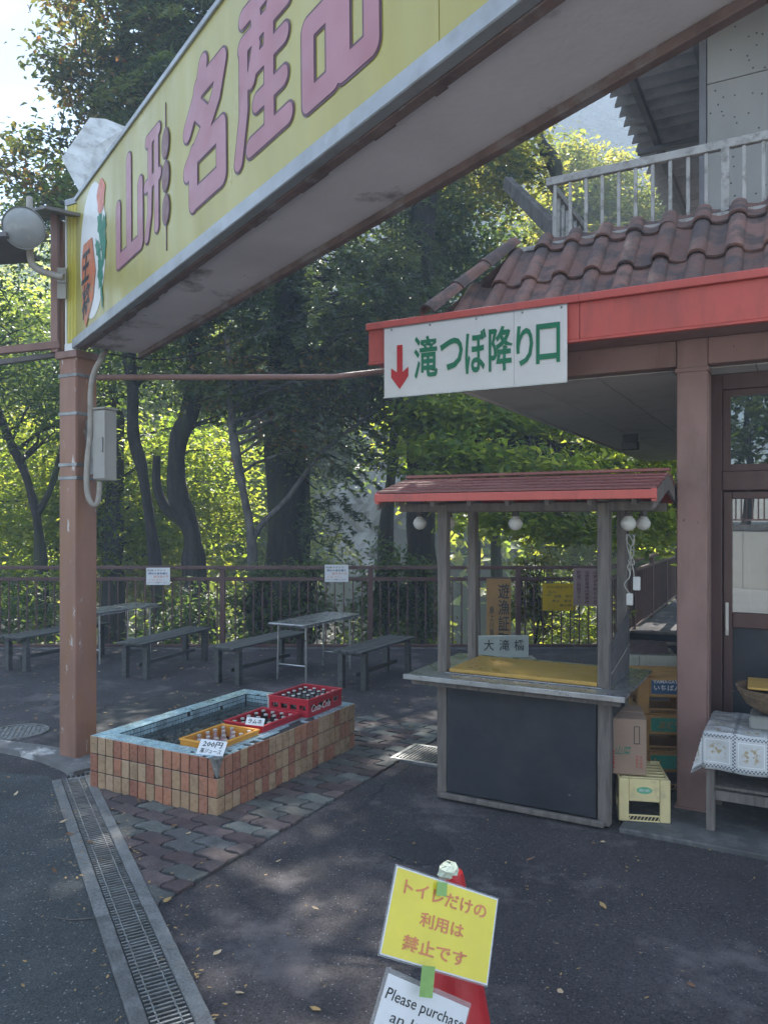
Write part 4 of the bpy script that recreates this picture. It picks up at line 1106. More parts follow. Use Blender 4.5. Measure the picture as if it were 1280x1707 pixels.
for x_ in (RX0 + .004, RX1 - .018):
    for (ya, yb) in ((RY0 + .002, RYR), (RY1 - .002, RYR)):
        g = G(); v = [(x_, ya, 1.765), (x_, ya, 1.85), (x_, yb, 1.962), (x_, yb, 1.875)]
        g.add(v + [(a + .014, b, c) for a, b, c in v], [(0, 1, 2, 3), (7, 6, 5, 4), (0, 4, 5, 1), (1, 5, 6, 2), (2, 6, 7, 3), (3, 7, 4, 0)])
        g.build('barge_board', M['wood_grey'], st)
    G().box(x_ - .005, x_ + .019, RY0 - .01, RY0 + .02, 1.80, 1.866).build('cap_end', M['red'], st)
# counter
G().box(-.18, 1.11, -.165, .70, .757, .775).build('counter_top', M['steel_top'], st, bevel=.003)
G().box(-.183, 1.113, -.170, -.158, .748, .778).build('counter_edge', M['alu'], st, bevel=.003)
G().box(-.15, 1.08, -.12, -.09, .715, .756).build('counter_rail', M['wood_grey'], st)
# golden lid board lying on the counter (own thing)
lid = G().box(0, .885, 0, .50, 0, .022).build('golden_board', M['board_gold'], None, loc=tuple(ST + E1 * .045 + E2 * -.0 + Vector((0, 0, .79))), rz=A0, bevel=.003)
setp(lid, label='thin golden yellow board lying on the metal counter of the stall', cat='board')
tr = G().box(-.02, .915, -.02, .53, 0, .006)
tr = tr.build('metal_tray', M['steel_top'], None, loc=tuple(ST + E1 * .045 + Vector((0, 0, .783))), rz=A0, bevel=.002)
setp(tr, label='dark shallow metal tray under the golden board on the stall counter', cat='tray')
tr.location.z = .7765
lid.location.z = .7835
# front and side panels
G().box(.03, .925, .004, .02, .055, .75).build('front_panel', M['panel_dark'], st, bevel=.002)
G().box(-.02, SW + .02, -.035, -.003, .022, .052).build('kick_rail', M['wood_grey'], st, bevel=.004)
G().box(SW + .018, SW + .030, .07, SD, .06, .75).build('side_panel', M['panel_dark'], st)
G().box(-.03, -.018, .07, SD, .06, .75).build('side_panel', M['panel_dark'], st)
G().box(.03, .925, SD + .035, SD + .05, .06, .75).build('back_panel', M['panel_dark'], st)
# smoky side screen above the counter at the right
g = G(); v = [(SW + .046, -.01, .78), (SW + .046, SD + .05, .78), (SW + .046, SD + .05, 1.16), (SW + .046, -.01, 1.02)]
g.add(v + [(a + .005, b, c) for a, b, c in v], [(3, 2, 1, 0), (4, 5, 6, 7), (0, 1, 5, 4), (1, 2, 6, 5), (2, 3, 7, 6), (3, 0, 4, 7)])
g.build('side_screen', M['acrylic'], st)
G().bar((SW + .056, -.01, .865), (SW + .056, SD + .03, .955), .004, .006).build('screen_wire', M['rail_white'], st)
# globe lamps
for x_, y_, w_ in ((-.20, .1, 'leftmost of the lamps, outside the left post'), (-.14, .42, 'behind the left front post'), (.43, .1, 'at the middle of the eave'), (1.08, .1, 'nearer of the two at the right end'), (1.10, .44, 'farther of the two at the right end')):
    p = ST + E1 * x_ + E2 * y_
    gl = empty('globe_lamp', (p.x, p.y, 0), A0, label='white glass globe lamp under the stall roof, ' + w_, cat='lamp', group='globe lamps under the stall roof')
    G().lathe([(0, -.042)] + [(.042 * math.sin(a), -.042 * math.cos(a)) for a in [math.pi * i / 12 for i in range(1, 11)]] + [(.021, .045)], 22, c=(0, 0, 1.684)).build('globe', M['globe'], gl, smooth=True)
    G().lathe([(.0, .04), (.024, .04), (.026, .052), (.018, .058), (.02, .085), (.034, .09), (.034, .115), (0, .115)], 18, c=(0, 0, 1.684)).build('lamp_holder', M['socket'], gl, smooth=True)
    G().lathe([(.0425, -.006), (.0435, 0), (.0425, .006)], 22, c=(0, 0, 1.684)).build('globe_seam', M['globe'], gl, smooth=True)
# tangled flex and plugs hanging at the right rear post
fx = empty('hanging_cable', tuple(ST + E1 * 1.03 + E2 * .40), A0, label='pale tangled cable with plugs hanging from the right rear stall post', cat='cable')
for k in range(5):
    pts = []; x_, y_ = R.uniform(-.02, .02), R.uniform(-.02, .02)
    for i in range(8):
        pts.append(Vector((x_ + R.uniform(-.02, .02), y_ + R.uniform(-.02, .02), 1.62 - i * .05 * (1 - .12 * k))))
    G().tube(smooth_pts(pts, 3), .003, 5).build('flex', M['pipe_white'], fx)
G().box(-.018, .018, -.012, .012, 1.20, 1.27).build('plug', M['white'], fx, bevel=.004)
G().box(.02, .06, -.012, .012, 1.29, 1.37).build('socket_block', M['white'], fx, bevel=.004)

# ------------------------------------------------------------------ signs about the stall
def board_sign(name, label, p, rz, w, h, m, th=.012, cat='sign', tilt=0):
    e = empty(name, tuple(p), rz, label=label, cat=cat)
    e.rotation_euler = (tilt, 0, rz)
    G().box(-w / 2, w / 2, 0, th, 0, h).build('board', m, e, bevel=.002)
    return e
p0 = W(831, 1062, 8.6); zt_ = EYE + (HZ - 965) / F * 8.6
e = board_sign('fishing_permit_board', 'tall ochre board with black vertical Japanese lettering leaning on the fence', (p0.x, 8.6, 0), -.05, .27, zt_, mat('ochre', (0.42, 0.24, 0.085), .6, .12, 5, .05, 30, dirt=((.3, .2, .1), 6, .5, .8, .4)), .018)
txt('遊\n漁\n証\n取\n扱', M['ink'], e, .055, zt_ - .50, .125, .90, bold=.012, res=2, y=-.003)
txt('最\n上\n川\n第\n二\n漁\n協', M['ink'], e, -.078, zt_ - .60, .05, .58, bold=.01, res=1, y=-.003)
p0 = ST + E1 * .28 + E2 * .56
pb0 = W(837, 1090, 5.9)
e = board_sign('bridge_name_plate', 'white stone plate lettered in dark green leaning behind the stall counter', (pb0.x, pb0.y, EYE + (HZ - 1096) / F * 5.9), math.radians(3), .41, .165, mat('plate', (.55, .6, .56), .6, .12, 6, .1, 30, dirt=((.35, .42, .38), 6, .5, .75, .6)), .03, 'name plate')
for ch, x_ in (('大', -.105), ('滝', .015), ('橋', .13)): txt(ch, M['ink'], e, x_, .095, .078, .085, bold=.006)
G().box(-.26, .26, -.06, .10, -.62, -.003).build('stand_block', M['crate_white'], e, bevel=.01)
p0 = W(932, 1018, 10.16)
e = board_sign('yellow_notice', 'bright yellow notice sheet tied to the fence bars behind the stall', (p0.x, 10.16, p0.z), .02, .45, .36, M['notice_yellow'], .003, 'notice')
for k in range(5): txt(['川では気をつけて', '立入', '注意　釣り', '禁止　遊泳', '増水時'][k], M['ink'], e, [0, -.1, .05, .03, .08][k], .31 - k * .06, [.34, .1, .25, .26, .16][k], .034, res=1)
p0 = W(984, 1010, 10.6)
e = board_sign('mauve_notice', 'mauve notice with vertical dark Japanese text beside the right front stall post', (W(978, 1010, 7.2).x, 7.2, W(978, 1010, 7.2).z), A0 + .2, .25, .35, mat('notice_mauve', (.3, .22, .22), .6, .1, 6, .05, 20), .006, 'notice')
for k, s_ in enumerate(('川遊びや釣りの方', '当店駐車場は店専用', '駐車ご利用下さい')): txt('\n'.join(s_), M['purpleink'], e, .075 - k * .075, .175, .04, .31, bold=.02, res=1)
G().box(-.125, -.115, .006, .02, -1.0, .34).build('stake', M['wood_grey'], e)
for px, py, rr, w_ in ((264, 962, .03, 'left'), (561, 957, -.02, 'right')):
    p0 = W(px, py + 13, 10.08)
    e = board_sign('fence_notice', 'small white notice on the fence rail ' + ('nearer the gantry post' if px < 400 else 'above the far end of the folding table'), tuple(p0), rr, .31, .225, M['paper'], .003, 'notice')
    e['group'] = 'white notices on the fence rail'
    txt('危険ですので', M['ink'], e, -.02, .19, .24, .024, res=1)
    txt('柵から身を乗り', M['blue_print'], e, 0, .15, .25, .03, res=1, bold=.02)
    txt('出さないで', M['redfade'], e, .04, .11, .19, .03, res=1, bold=.02)
    txt('ください。', M['redfade'], e, -.02, .065, .2, .026, res=1)
    txt('よろしくお願いします', M['ink'], e, -.01, .03, .26, .02, res=1)

# ------------------------------------------------------------------ fence along the terrace edge
FY = 10.2; XC = 2.99
def fence(p, ang, length, label, nposts, first_post=0.0):
    f = empty('terrace_fence', tuple(p), ang, label=label, cat='fence', group='brown steel terrace fences')
    def seg(name, z, h, w):
        x = 0
        while x < length - .01:
            x1 = min(length, x + 3.7)
            G().box(x + .002, x1 - .002, -w / 2, w / 2, z - h, z).build(name, M['fence'], f, bevel=.004); x = x1
    seg('top_rail', 1.10, .045, .06); seg('middle_rail', .95, .05, .04); seg('bottom_rail', .06, .035, .035)
    b = G().box(-.008, .008, -.008, .008, .061, .899).build('fence_bar', M['fence'], f, loc=(.12, 0, 0))
    po = G().box(-.035, .035, -.03, .03, -.2, 1.054).build('fence_post', M['fence'], f, loc=(first_post, 0, 0), bevel=.004)
    pos = [first_post + i * 1.96 for i in range(nposts)]
    for x in pos[1:]:
        if x <= length: dup(po, loc=(x, 0, 0))
    x = .24
    while x < length - .03:
        if min(abs(x - q) for q in pos) > .06: dup(b, loc=(x, R.uniform(-.002, .002), 0), rot=(0, R.uniform(-.004, .004), 0))
        x += .12
    return f
fence((XC - 13.0, FY, 0), 0, 13.0, 'long brown steel railing across the back of the terrace', 8, .03)
fence((XC, FY, 0), math.radians(63), 11.5, 'brown steel railing running away beside the building at the right', 7, .0)
G().box(XC - 13, XC + .05, FY - .07, FY + .09, -.3, .02).build('terrace_kerb', M['concrete_dark'], kind='structure', bevel=.01)

# ------------------------------------------------------------------ benches and folding tables
def bench(name, label, p, ang, length, w=.34, h=.40, group='slatted wooden benches'):
    e = empty(name, tuple(p), ang, label=label, cat='bench', group=group)
    ns = 4
    for k in range(ns):                        # planks run along local y
        x0 = -w / 2 + k * w / ns
        G().box(x0 + .004, x0 + w / ns - .004, 0, length, h - .022, h).build('plank', M['wood_bench'], e, bevel=.003, loc=(0, 0, R.uniform(-.002, .002)))
    for y_ in (.12, length - .12):
        for x_ in (-w / 2 + .035, w / 2 - .035):
            G().box(x_ - .03, x_ + .03, y_ - .03, y_ + .03, 0.004, h - .058).build('leg', M['wood_bench'], e, bevel=.003)
        G().box(-w / 2 + .005, w / 2 - .005, y_ - .025, y_ + .025, h - .057, h - .023).build('cross_piece', M['wood_bench'], e)
    G().box(-.02, .02, .151, length - .151, .12, .16).build('stretcher', M['wood_bench'], e, bevel=.003)
    return e
def place(px, py, z): return GP(px, py, z)
q = place(368, 1079, .4); bench('slatted_bench', 'grey slatted bench left of the folding table', (q.x, q.y, 0), A0, 1.35)
q = place(578, 1086, .4); bench('slatted_bench', 'grey slatted bench right of the folding table', (q.x, q.y, 0), A0, 1.2)
q = place(215, 1072, .4); bench('slatted_bench', 'shaded slatted bench just right of the gantry post', (q.x, q.y, 0), A0 + .15, 1.35)
q = place(15, 1062, .4); bench('slatted_bench', 'slatted bench at the left edge behind the gantry post', (q.x, q.y, 0), A0 + .1, 1.4)
q = place(700, 1110, .4)
def table(label, p, ang, length, w=.45, h=.62):
    e = empty('folding_table', tuple(p), ang, label=label, cat='table', group='folding tables with pale tops')
    # thin cloth-wrapped top with softly drooping edge
    g = G(); g.box(-w / 2, w / 2, 0, length, h - .02, h); g.build('table_top', M['steel_top'], e, bevel=.005)
    for a_, b_ in ((-w / 2 - .003, -w / 2 + .012), (w / 2 - .012, w / 2 + .003)):
        G().box(a_, b_, -.002, length + .002, h - .04, h - .019).build('edge_band', M['film'], e)
    for y_ in (.12, length - .14):
        for x_ in (-w / 2 + .05, w / 2 - .05):
            G().tube([(x_, y_, h - .021), (x_ + (.01 if x_ > 0 else -.01), y_ - .01, 0.004)], .0115, 10).build('leg', M['alu'], e, smooth=True)
        G().tube([(-w / 2 + .045, y_ - .005, .17), (w / 2 - .045, y_ - .005, .17)], .009, 8).build('crossbar', M['alu'], e, smooth=True)
        G().tube([(-w / 2 + .045, y_, h - .045), (w / 2 - .045, y_, h - .045)], .009, 8).build('crossbar', M['alu'], e, smooth=True)
    return e
q = GP(476, 1040, .62); table('folding table with pale metallic top beyond the tiled tub', (q.x, q.y, 0), A0, 1.15)
q = GP(135, 1021, .62); table('folding table half hidden behind the gantry post', (q.x, q.y, 0), A0 + .1, 1.15)

# ------------------------------------------------------------------ tiled tub
TB = Vector((-0.951, 4.378, 0)); TW, TD, TH = 1.04, 1.54, .34
tb = empty('tiled_tub', tuple(TB), A0, label='low brick tiled water tub with blue mosaic rim holding drink crates', cat='water tub')
WL = .11
g = G()
for (a_, b_, c_, d_) in ((-TW + .008, -.008, .008, WL), (-TW + .008, -.008, TD - WL, TD - .008), (-TW + .008, -TW + WL, WL, TD - WL), (-WL, -.008, WL, TD - WL)):
    g.box(a_, b_, c_, d_, 0.0, TH - .008)
g.build('tub_wall', M['grout'], tb)
G().box(-TW + WL, -WL, WL, TD - WL, 0.0, .18).build('tub_floor', M['pool'], tb)
tl = None
def tile(x, y, z, rz, sx=1, lift=0):
    global tl
    if tl is None:
        tl = G().box(.0035, .0658, -.0085, .0, .0035, .1095).build('wall_tile', M['tile_orange'], tb, bevel=.002); o = tl
    else: o = dup(tl)
    o.location = (x, y, z); o.rotation_euler = (R.uniform(-.006, .006), R.uniform(-.006, .006), rz); o.scale = (sx, 1, 1)
nf, nr = 15, 22; pf, pr = TW / nf, TD / nr
for r in range(3):
    z = r * .1125 + .001
    for k in range(nf):
        if r == 2 and k == nf - 1: continue        # broken corner
        tile(-TW + k * pf, .008, z, 0, pf / .0693)
        tile(-k * pf, TD - .008, z, math.pi, pf / .0693)
    for k in range(nr):
        if not (r == 2 and k == 0): tile(-.008, k * pr, z, math.pi / 2, pr / .0693)
        tile(-TW + .008, TD - k * pr, z, -math.pi / 2, pr / .0693)
# broken corner mortar lump and chipped tile shards
g = G()
cz = TH - .05
g.add([(-.07, .001, TH - .004), (-.001, .001, TH - .006), (-.001, .07, TH - .004), (-.012, .0, TH - .10), (-.001, .006, TH - .112), (-.0, .018, TH - .10), (-.04, .03, TH + .0)], [(0, 3, 1), (1, 3, 4), (1, 4, 5), (1, 5, 2), (0, 1, 6), (1, 2, 6)])
g.build('broken_corner', mat('mortar', (.2, .19, .17), .9, .5, 30, 1, 60), tb)
g = G().add([(-.066, -.0, TH - .004), (-.062, -.0005, TH - .112), (-.024, -.0005, TH - .112), (-.02, -.0, TH - .085), (-.045, .0, TH - .02)], [(4, 3, 2, 1, 0)])
g.build('wall_tile', M['tile_orange'], tb)
g = G().add([(0, .066, TH - .004), (.0005, .062, TH - .112), (.0005, .022, TH - .112), (0, .02, TH - .085), (0, .04, TH - .03)], [(0, 1, 2, 3, 4)])
g.build('wall_tile', M['tile_orange'], tb)
# blue mosaic: rim and inner faces (too small to pick out singly)
g = G(); pm = .0295
def mos(x, y, z, ax):
    h = pm / 2 - .0027; t = .005; j = R.uniform(-.0006, .0006)
    if ax == 'z': g.box(x - h, x + h, y - h, y + h, z, z + t + j)
    if ax == 'x': g.box(x, x + t + j, y - h, y + h, z - h, z + h)
    if ax == '-x': g.box(x - t + j, x, y - h, y + h, z - h, z + h)
    if ax == 'y': g.box(x - h, x + h, y, y + t + j, z - h, z + h)
    if ax == '-y': g.box(x - h, x + h, y - t + j, y, z - h, z + h)
nxm, nym = int(TW / pm), int(TD / pm); zz = TH - .0078
def lost(x, y):
    if x > -.115 and x > -.06 - .025 * math.sin(y * 9) and .45 < y < 1.1: return R.random() < .93
    if x > -.06 and y < .5: return R.random() < .5 + .35 * math.sin(y * 23)
    if x > -.12 and y < .11: return R.random() < .55
    return R.random() < .012
for i in range(nxm):
    for j in range(nym):
        x = -TW + pm * (i + .5) + .003; y = pm * (j + .5) + .003
        if -TW + WL < x < -WL and WL < y < TD - WL: continue
        if not lost(x, y): mos(x, y, zz, 'z')
for j in range(int((TD - 2 * WL) / pm)):
    for k in range(4):
        y = WL + pm * (j + .5); z = TH - .012 - pm * (k + .5)
        if R.random() > .03: mos(-TW + WL, y, z, 'x')
        mos(-WL, y, z, '-x')
for i in range(int((TW - 2 * WL) / pm)):
    for k in range(4):
        x = -TW + WL + pm * (i + .5); z = TH - .012 - pm * (k + .5)
        mos(x, WL, z, 'y')
        if R.random() > .03: mos(x, TD - WL, z, '-y')
g.build('blue_mosaic', M['mosaic'], tb, kind='stuff')
# stones on the bottom, paled to imitate highlights on the water; water surface
g = G()
for k in range(420):
    x, y = R.uniform(-TW + WL + .03, -WL - .03), R.uniform(WL + .03, TD - WL - .03)
    r = R.uniform(.012, .035); n = 6
    mm = Matrix.Translation((x, y, .17 + R.uniform(0, .06))) @ Matrix.Rotation(R.uniform(0, 6), 4, 'Z') @ Matrix.Diagonal((1, R.uniform(.5, .9), R.uniform(.4, .7), 1))
    g.lathe([(0, -r), (r * .8, -r * .6), (r, 0), (r * .7, r * .7), (0, r * .95)], n, mx=mm)
g.build('glint_pebble_bed', M['stone'], tb, smooth=True, kind='stuff')
g = G(); nn = 60
wx0, wx1, wy0, wy1 = -TW + WL + .006, -WL - .006, WL + .006, TD - WL - .006
for j in range(nn + 1):
    for i in range(nn // 2 + 1):
        x = wx0 + (wx1 - wx0) * i / (nn // 2); y = wy0 + (wy1 - wy0) * j / nn
        g.v.append((x, y, .272 + .0022 * math.sin(x * 61 + 2 * math.sin(y * 23)) + .002 * math.sin(y * 70 + x * 37)))
mcol = nn // 2 + 1
g.f = [(j * mcol + i, j * mcol + i + 1, (j + 1) * mcol + i + 1, (j + 1) * mcol + i) for j in range(nn) for i in range(nn // 2)]; g.m = [0] * len(g.f)
g.build('water_surface', M['water'], tb, smooth=True)
wp = empty('overflow_pipe', tuple(TB + E1 * -.50 + E2 * 1.18), A0, label='short white standing pipe in the water of the tub', cat='pipe')
G().tube([(0, 0, .06), (0, 0, .40)], .03, 16).build('pipe', M['pipe_white'], wp, smooth=True)
G().lathe([(.03, .40), (.036, .402), (.036, .425), (.026, .427), (.022, .41), (0, .41)], 16).build('rim', M['pipe_white'], wp, smooth=True)

# drink crates --------------------------------------------------------------
def crate(name, label, p, ang, w, d, h, m, group, slot=True, bars=True):
    e = empty(name, tuple(p), ang, label=label, cat='crate', group=group)
    t = .014
    def wall(x0, x1, y0, y1, nm):
        G().box(x0, x1, y0, y1, h * .62, h - .012).build(nm, m, e, bevel=.002)
        G().box(x0, x1, y0, y1, 0, h * .36).build(nm, m, e, bevel=.002)
        L_ = (x1 - x0) if (x1 - x0) > (y1 - y0) else (y1 - y0)
        for q in (0, .25, .5, .75, 1):
            w_ = .022
            if (x1 - x0) > (y1 - y0):
                cx = x0 + w_ / 2 + (L_ - w_) * q; G().box(cx - w_ / 2, cx + w_ / 2, y0 + .002, y1 - .002, h * .36, h * .62).build('rib', m, e)
            else:
                cy = y0 + w_ / 2 + (L_ - w_) * q; G().box(x0 + .002, x1 - .002, cy - w_ / 2, cy + w_ / 2, h * .36, h * .62).build('rib', m, e)
    wall(-w, 0, 0, t, 'side'); wall(-w, 0, d - t, d, 'side'); wall(-w, -w + t, t, d - t, 'side'); wall(-t, 0, t, d - t, 'side')
    for (a_, b_, c_, d_) in ((-w - .006, .006, -.006, t), (-w - .006, .006, d - t, d + .006), (-w - .006, -w + t, t, d - t), (-t, .006, t, d - t)):
        G().box(a_, b_, c_, d_, h - .013, h).build('rim', m, e, bevel=.003)
    G().box(-w + t, -t, t, d - t, 0.002, .012).build('floor', m, e)
    return e
def bottle(p, ang, glass, cap, hh, label, group, r=.027):
    e = empty('bottle', tuple(p), ang, label=label, cat='bottle', group=group)
    G().lathe([(0, 0), (r, .004), (r, hh * .5), (r * .92, hh * .6), (r * .5, hh * .8), (r * .42, hh * .93), (r * .42, hh * .95)], 12).build('glass_body', glass, e, smooth=True)
    G().lathe([(r * .52, hh * .94), (r * .56, hh * .955), (r * .5, hh), (0, hh * 1.003)], 12).build('crown_cap', cap, e, smooth=True)
    return e
def fill(base, ang, w, d, nx_, ny_, z, glass, cap, hh, label, group, skip=0.12, r=.027):
    proto = None; ex = Vector((math.cos(ang), math.sin(ang), 0)); ey = Vector((-ex.y, ex.x, 0))
    for i in range(nx_):
        for j in range(ny_):
            if R.random() < skip: continue
            x = -w + .045 + (w - .09) * (i / (nx_ - 1)) + R.uniform(-.005, .005); y = .045 + (d - .09) * (j / (ny_ - 1)) + R.uniform(-.005, .005)
            q = base + ex * x + ey * y; loc = (q.x, q.y, z)
            if proto is None: proto = bottle(loc, ang, glass, cap, hh, label, group, r)
            else: dup_tree(proto, loc, R.uniform(0, 6))
cr = [('crate_orange', 'orange crate of pink labelled juice bottles at the near end of the tub', -.112, .14, .30, .39, .17, .20, A0, 'orange'),
      ('crate_red', 'lower red crate of dark bottles, between the orange and the far red crate', -.112, .57, .315, .41, .18, .20, A0, 'red'),
      ('crate_red', 'higher red crate of dark bottles at the far end of the tub', -.06, 1.01, .335, .44, .30, .175, A0, 'red')]
for i, (m, lab, x, y, w, d, z, h, an, col) in enumerate(cr):
    b_ = TB + E1 * x + E2 * y
    if i == 2: z = .338
    base = Vector((b_.x, b_.y, z))
    e = crate('drink_crate', lab, base, an, w, d, h if i < 2 else .125, M[m], 'drink crates cooling in the tub')
    hc = h if i < 2 else .125
    if i == 0: fill(b_, an, w, d, 4, 5, z + .013, M['bottle_pink'], M['cap'], .185, 'small pink and white juice bottle in the orange crate', 'juice bottles in the orange crate', .2, .024)
    if i == 1: fill(b_, an, w, d, 4, 5, z + .013, M['bottle'], M['cap'], .18, 'dark glass bottle with silver cap in the lower red crate', 'dark bottles in the lower red crate', .15)
    if i == 2:
        fill(b_, an, w, d, 4, 6, z + .013, M['bottle'], M['cap'], .10, 'dark glass bottle with silver cap in the higher red crate', 'dark bottles in the higher red crate', .1)
        mx_ = Matrix.Rotation(math.pi / 2, 4, 'Z')
        txt('Coca-Cola', M['white'], e, .16, .055, .24, .05, y=-.0012, shear=.3, bold=.02, mx=mx_, name='logo_lettering')
# support crate below the higher one
b_ = TB + E1 * -.125 + E2 * 1.03
e = crate('drink_crate', 'submerged red crate carrying the higher red crate in the tub', Vector((b_.x, b_.y, .10)), A0, .27, .36, .235, M['crate_red'], 'drink crates cooling in the tub')
# price cards
def card(p, ang, w, h, tilt, lines, label):
    e = empty('price_card', tuple(p), ang, label=label, cat='price card'); e.rotation_euler = (tilt, 0.06, ang)
    G().box(-w / 2, w / 2, 0, .003, 0, h).build('card', M['paper'], e)
    for (s_, cx_, cz_, w_, h_, b) in lines: txt(s_, M['ink'], e, cx_, cz_, w_, h_, y=-.0015, bold=b, shear=.1, res=1)
    return e
q = W(349, 1259, 4.47)
card((q.x, q.y, q.z), A0 + .3, .165, .095, -.75, [('200円', 0, .067, .125, .038, .02), ('瓶ジュース', 0, .025, .13, .03, .01)], 'white handwritten 200 yen price card leaning on the orange crate')
q = W(424, 1209, 4.88)
card((q.x, q.y, q.z), A0 + .35, .12, .05, -.6, [('ラムネ', -.0, .025, .09, .03, .02)], 'small white card standing at the corner of the lower red crate')

# ------------------------------------------------------------------ crates and box by the column
def beer_crate(label, p, ang, w, d, h, m, group, panel=None, text=None, oval=False, topgrid=True, tint=None):
    e = empty('bottle_crate', tuple(p), ang, label=label, cat='crate', group=group)
    # front face: two corner pillars, upper panel, opening, lower bar with lattice
    pw = w * .2
    for x0, x1 in ((0, pw), (w - pw, w)):
        G().box(x0, x1, 0, .022, 0, h).build('corner_pillar', m, e, bevel=.004)
        G().box(x0, x1, d - .022, d, 0, h).build('corner_pillar', m, e, bevel=.004)
    G().box(pw + .001, w - pw - .001, .005, .018, h * .47, h - .002).build('front_panel', m, e, bevel=.003)
    G().box(pw + .001, w - pw - .001, .003, .012, h * .12, h * .16).build('handle_bar', m, e, bevel=.002)
    G().box(pw + .001, w - pw - .001, .003, .012, 0, h * .03).build('handle_bar', m, e, bevel=.002)
    for k in range(9):
        x = pw + .006 + (w - 2 * pw - .012) * k / 8
        G().bar((x - .006, .008, h * .03), (x + .006, .008, h * .12), .004, .004).build('lattice', m, e)
    G().box(pw + .001, w - pw - .001, d - .015, d - .004, h * .47, h).build('back_panel', m, e)
    for x0 in (0, w - .014):
        G().box(x0 + .001, x0 + .013, .023, d - .023, h * .45, h - .003).build('side_panel', m, e, bevel=.002)
        G().box(x0 + .001, x0 + .013, .023, d - .023, 0, h * .22).build('side_panel', m, e, bevel=.002)
        for k in range(4):
            y = .04 + (d - .09) * k / 3
            G().box(x0 + .002, x0 + .012, y, y + .012, h * .22, h * .45).build('side_rib', m, e)
    if topgrid:
        n = 6
        for k in range(n):
            y = .022 + (d - .044) * (k + .5) / n
            G().box(.014, w - .014, y - .009, y + .009, h - .012, h - .001).build('grid_bar', m, e, bevel=.003)
        for k in range(5):
            x = .02 + (w - .04) * (k + .5) / 5
            G().box(x - .006, x + .006, .02, d - .02, h - .02, h - .013).build('grid_bar', m, e)
    if panel:
        G().box(pw + .012, w - pw - .0, .002, .0048, h * .56, h * .92).build('printed_panel', panel, e)
    if text:
        for (s_, cx_, cz_, w_, h_, mm) in text: txt(s_, mm, e, cx_, cz_, w_, h_, y=.001, bold=.02, res=1)
    if oval:
        g = G(); flat(g, disc(28, .042, .019, w / 2, h * .74), .0035); g.build('printed_oval', M['oval_green'], e)
        txt('西川町', M['paper'], e, w / 2, h * .74, .055, .014, y=.002, bold=.02, res=1)
    return e
beer_crate('cream crate with green oval print standing on the slab under the cardboard box', (1.305, 4.275, .031), math.radians(-10), .275, .36, .235, M['crate_cream'], 'bottle crates by the column', oval=True)
# stack of three yellow crates
cx0, cy0 = 1.575, 4.78
for k, (pn, tx, lab) in enumerate(((M['green_print'], [('山', .11, .17, .06, .05, M['crate_yellow'])], 'lowest yellow crate of the stack behind the cream crate'),
                                   (M['green_print'], [('ぶどう', .19, .17, .13, .05, M['crate_yellow'])], 'middle yellow crate with green print in the stack by the column'),
                                   (M['blue_print'], [('YAMAGATA', .18, .205, .17, .02, M['paper']), ('いちばん', .18, .168, .16, .036, M['paper'])], 'top yellow crate with blue printed panel in the stack by the column'))):
    beer_crate(lab, (cx0 + R.uniform(-.004, .004), cy0 + R.uniform(-.004, .004), .031 + k * .232), math.radians(-6), .36, .40, .23, M['crate_yellow'], 'bottle crates by the column', panel=pn, text=tx, topgrid=(k == 2))
# white crate behind, standing on a stack of grey cases
for k in range(3):
    beer_crate(['grey crate at the bottom of the stack behind the stall', 'grey crate in the middle of the stack behind the stall', 'whitish crate on top of the stack behind the stall'][k], (1.70, 5.32, .031 + .247 * k), math.radians(-12), .32, .36, .245, M['crate_white'] if k == 2 else M['boxgrey'], 'bottle crates by the column', topgrid=(k == 2))
# second flat crate with planter on it
pl = empty('planter_trough', (1.86, 6.05, 0), A0 + .1, label='dark open planter trough on blocks between the stall and the column', cat='planter')
for (a_, b_, c_, d_) in ((0, .46, 0, .02), (0, .46, .58, .60), (0, .02, .02, .58), (.44, .46, .02, .58)):
    G().box(a_, b_, c_, d_, .60, .74).build('side', M['panel_dark'], pl, bevel=.004)
for (a_, b_, c_, d_) in ((-.015, .475, -.015, .03), (-.015, .475, .57, .615), (-.015, .03, .03, .57), (.43, .475, .03, .57)):
    G().box(a_, b_, c_, d_, .741, .765).build('rim', M['wood_grey'], pl, bevel=.004)
G().box(.02, .44, .02, .58, .60, .62).build('bottom', M['black'], pl)
for c_ in (.05, .42): G().box(.03, .43, c_, c_ + .14, .0, .599).build('support_block', M['concrete_dark'], pl, bevel=.006)
# brown bag folded over the whitish crate
bg = G()
n = 9
for j in range(5):
    for i in range(n):
        bg.v.append((i * .032, j * .07, .05 * math.sin(j / 4 * math.pi) + .012 * R.random() + (.02 if j in (1, 2, 3) else 0)))
bg.f = [(j * n + i, j * n + i + 1, (j + 1) * n + i + 1, (j + 1) * n + i) for j in range(4) for i in range(n - 1)]; bg.m = [0] * len(bg.f)
setp(bg.build('folded_sack', mat('sack', (.10, .07, .065), .8, .3, 20, .4, 40), loc=(1.71, 5.34, .774), rz=math.radians(-12), smooth=True), label='dark brown folded sack lying on the whitish crate', cat='sack')
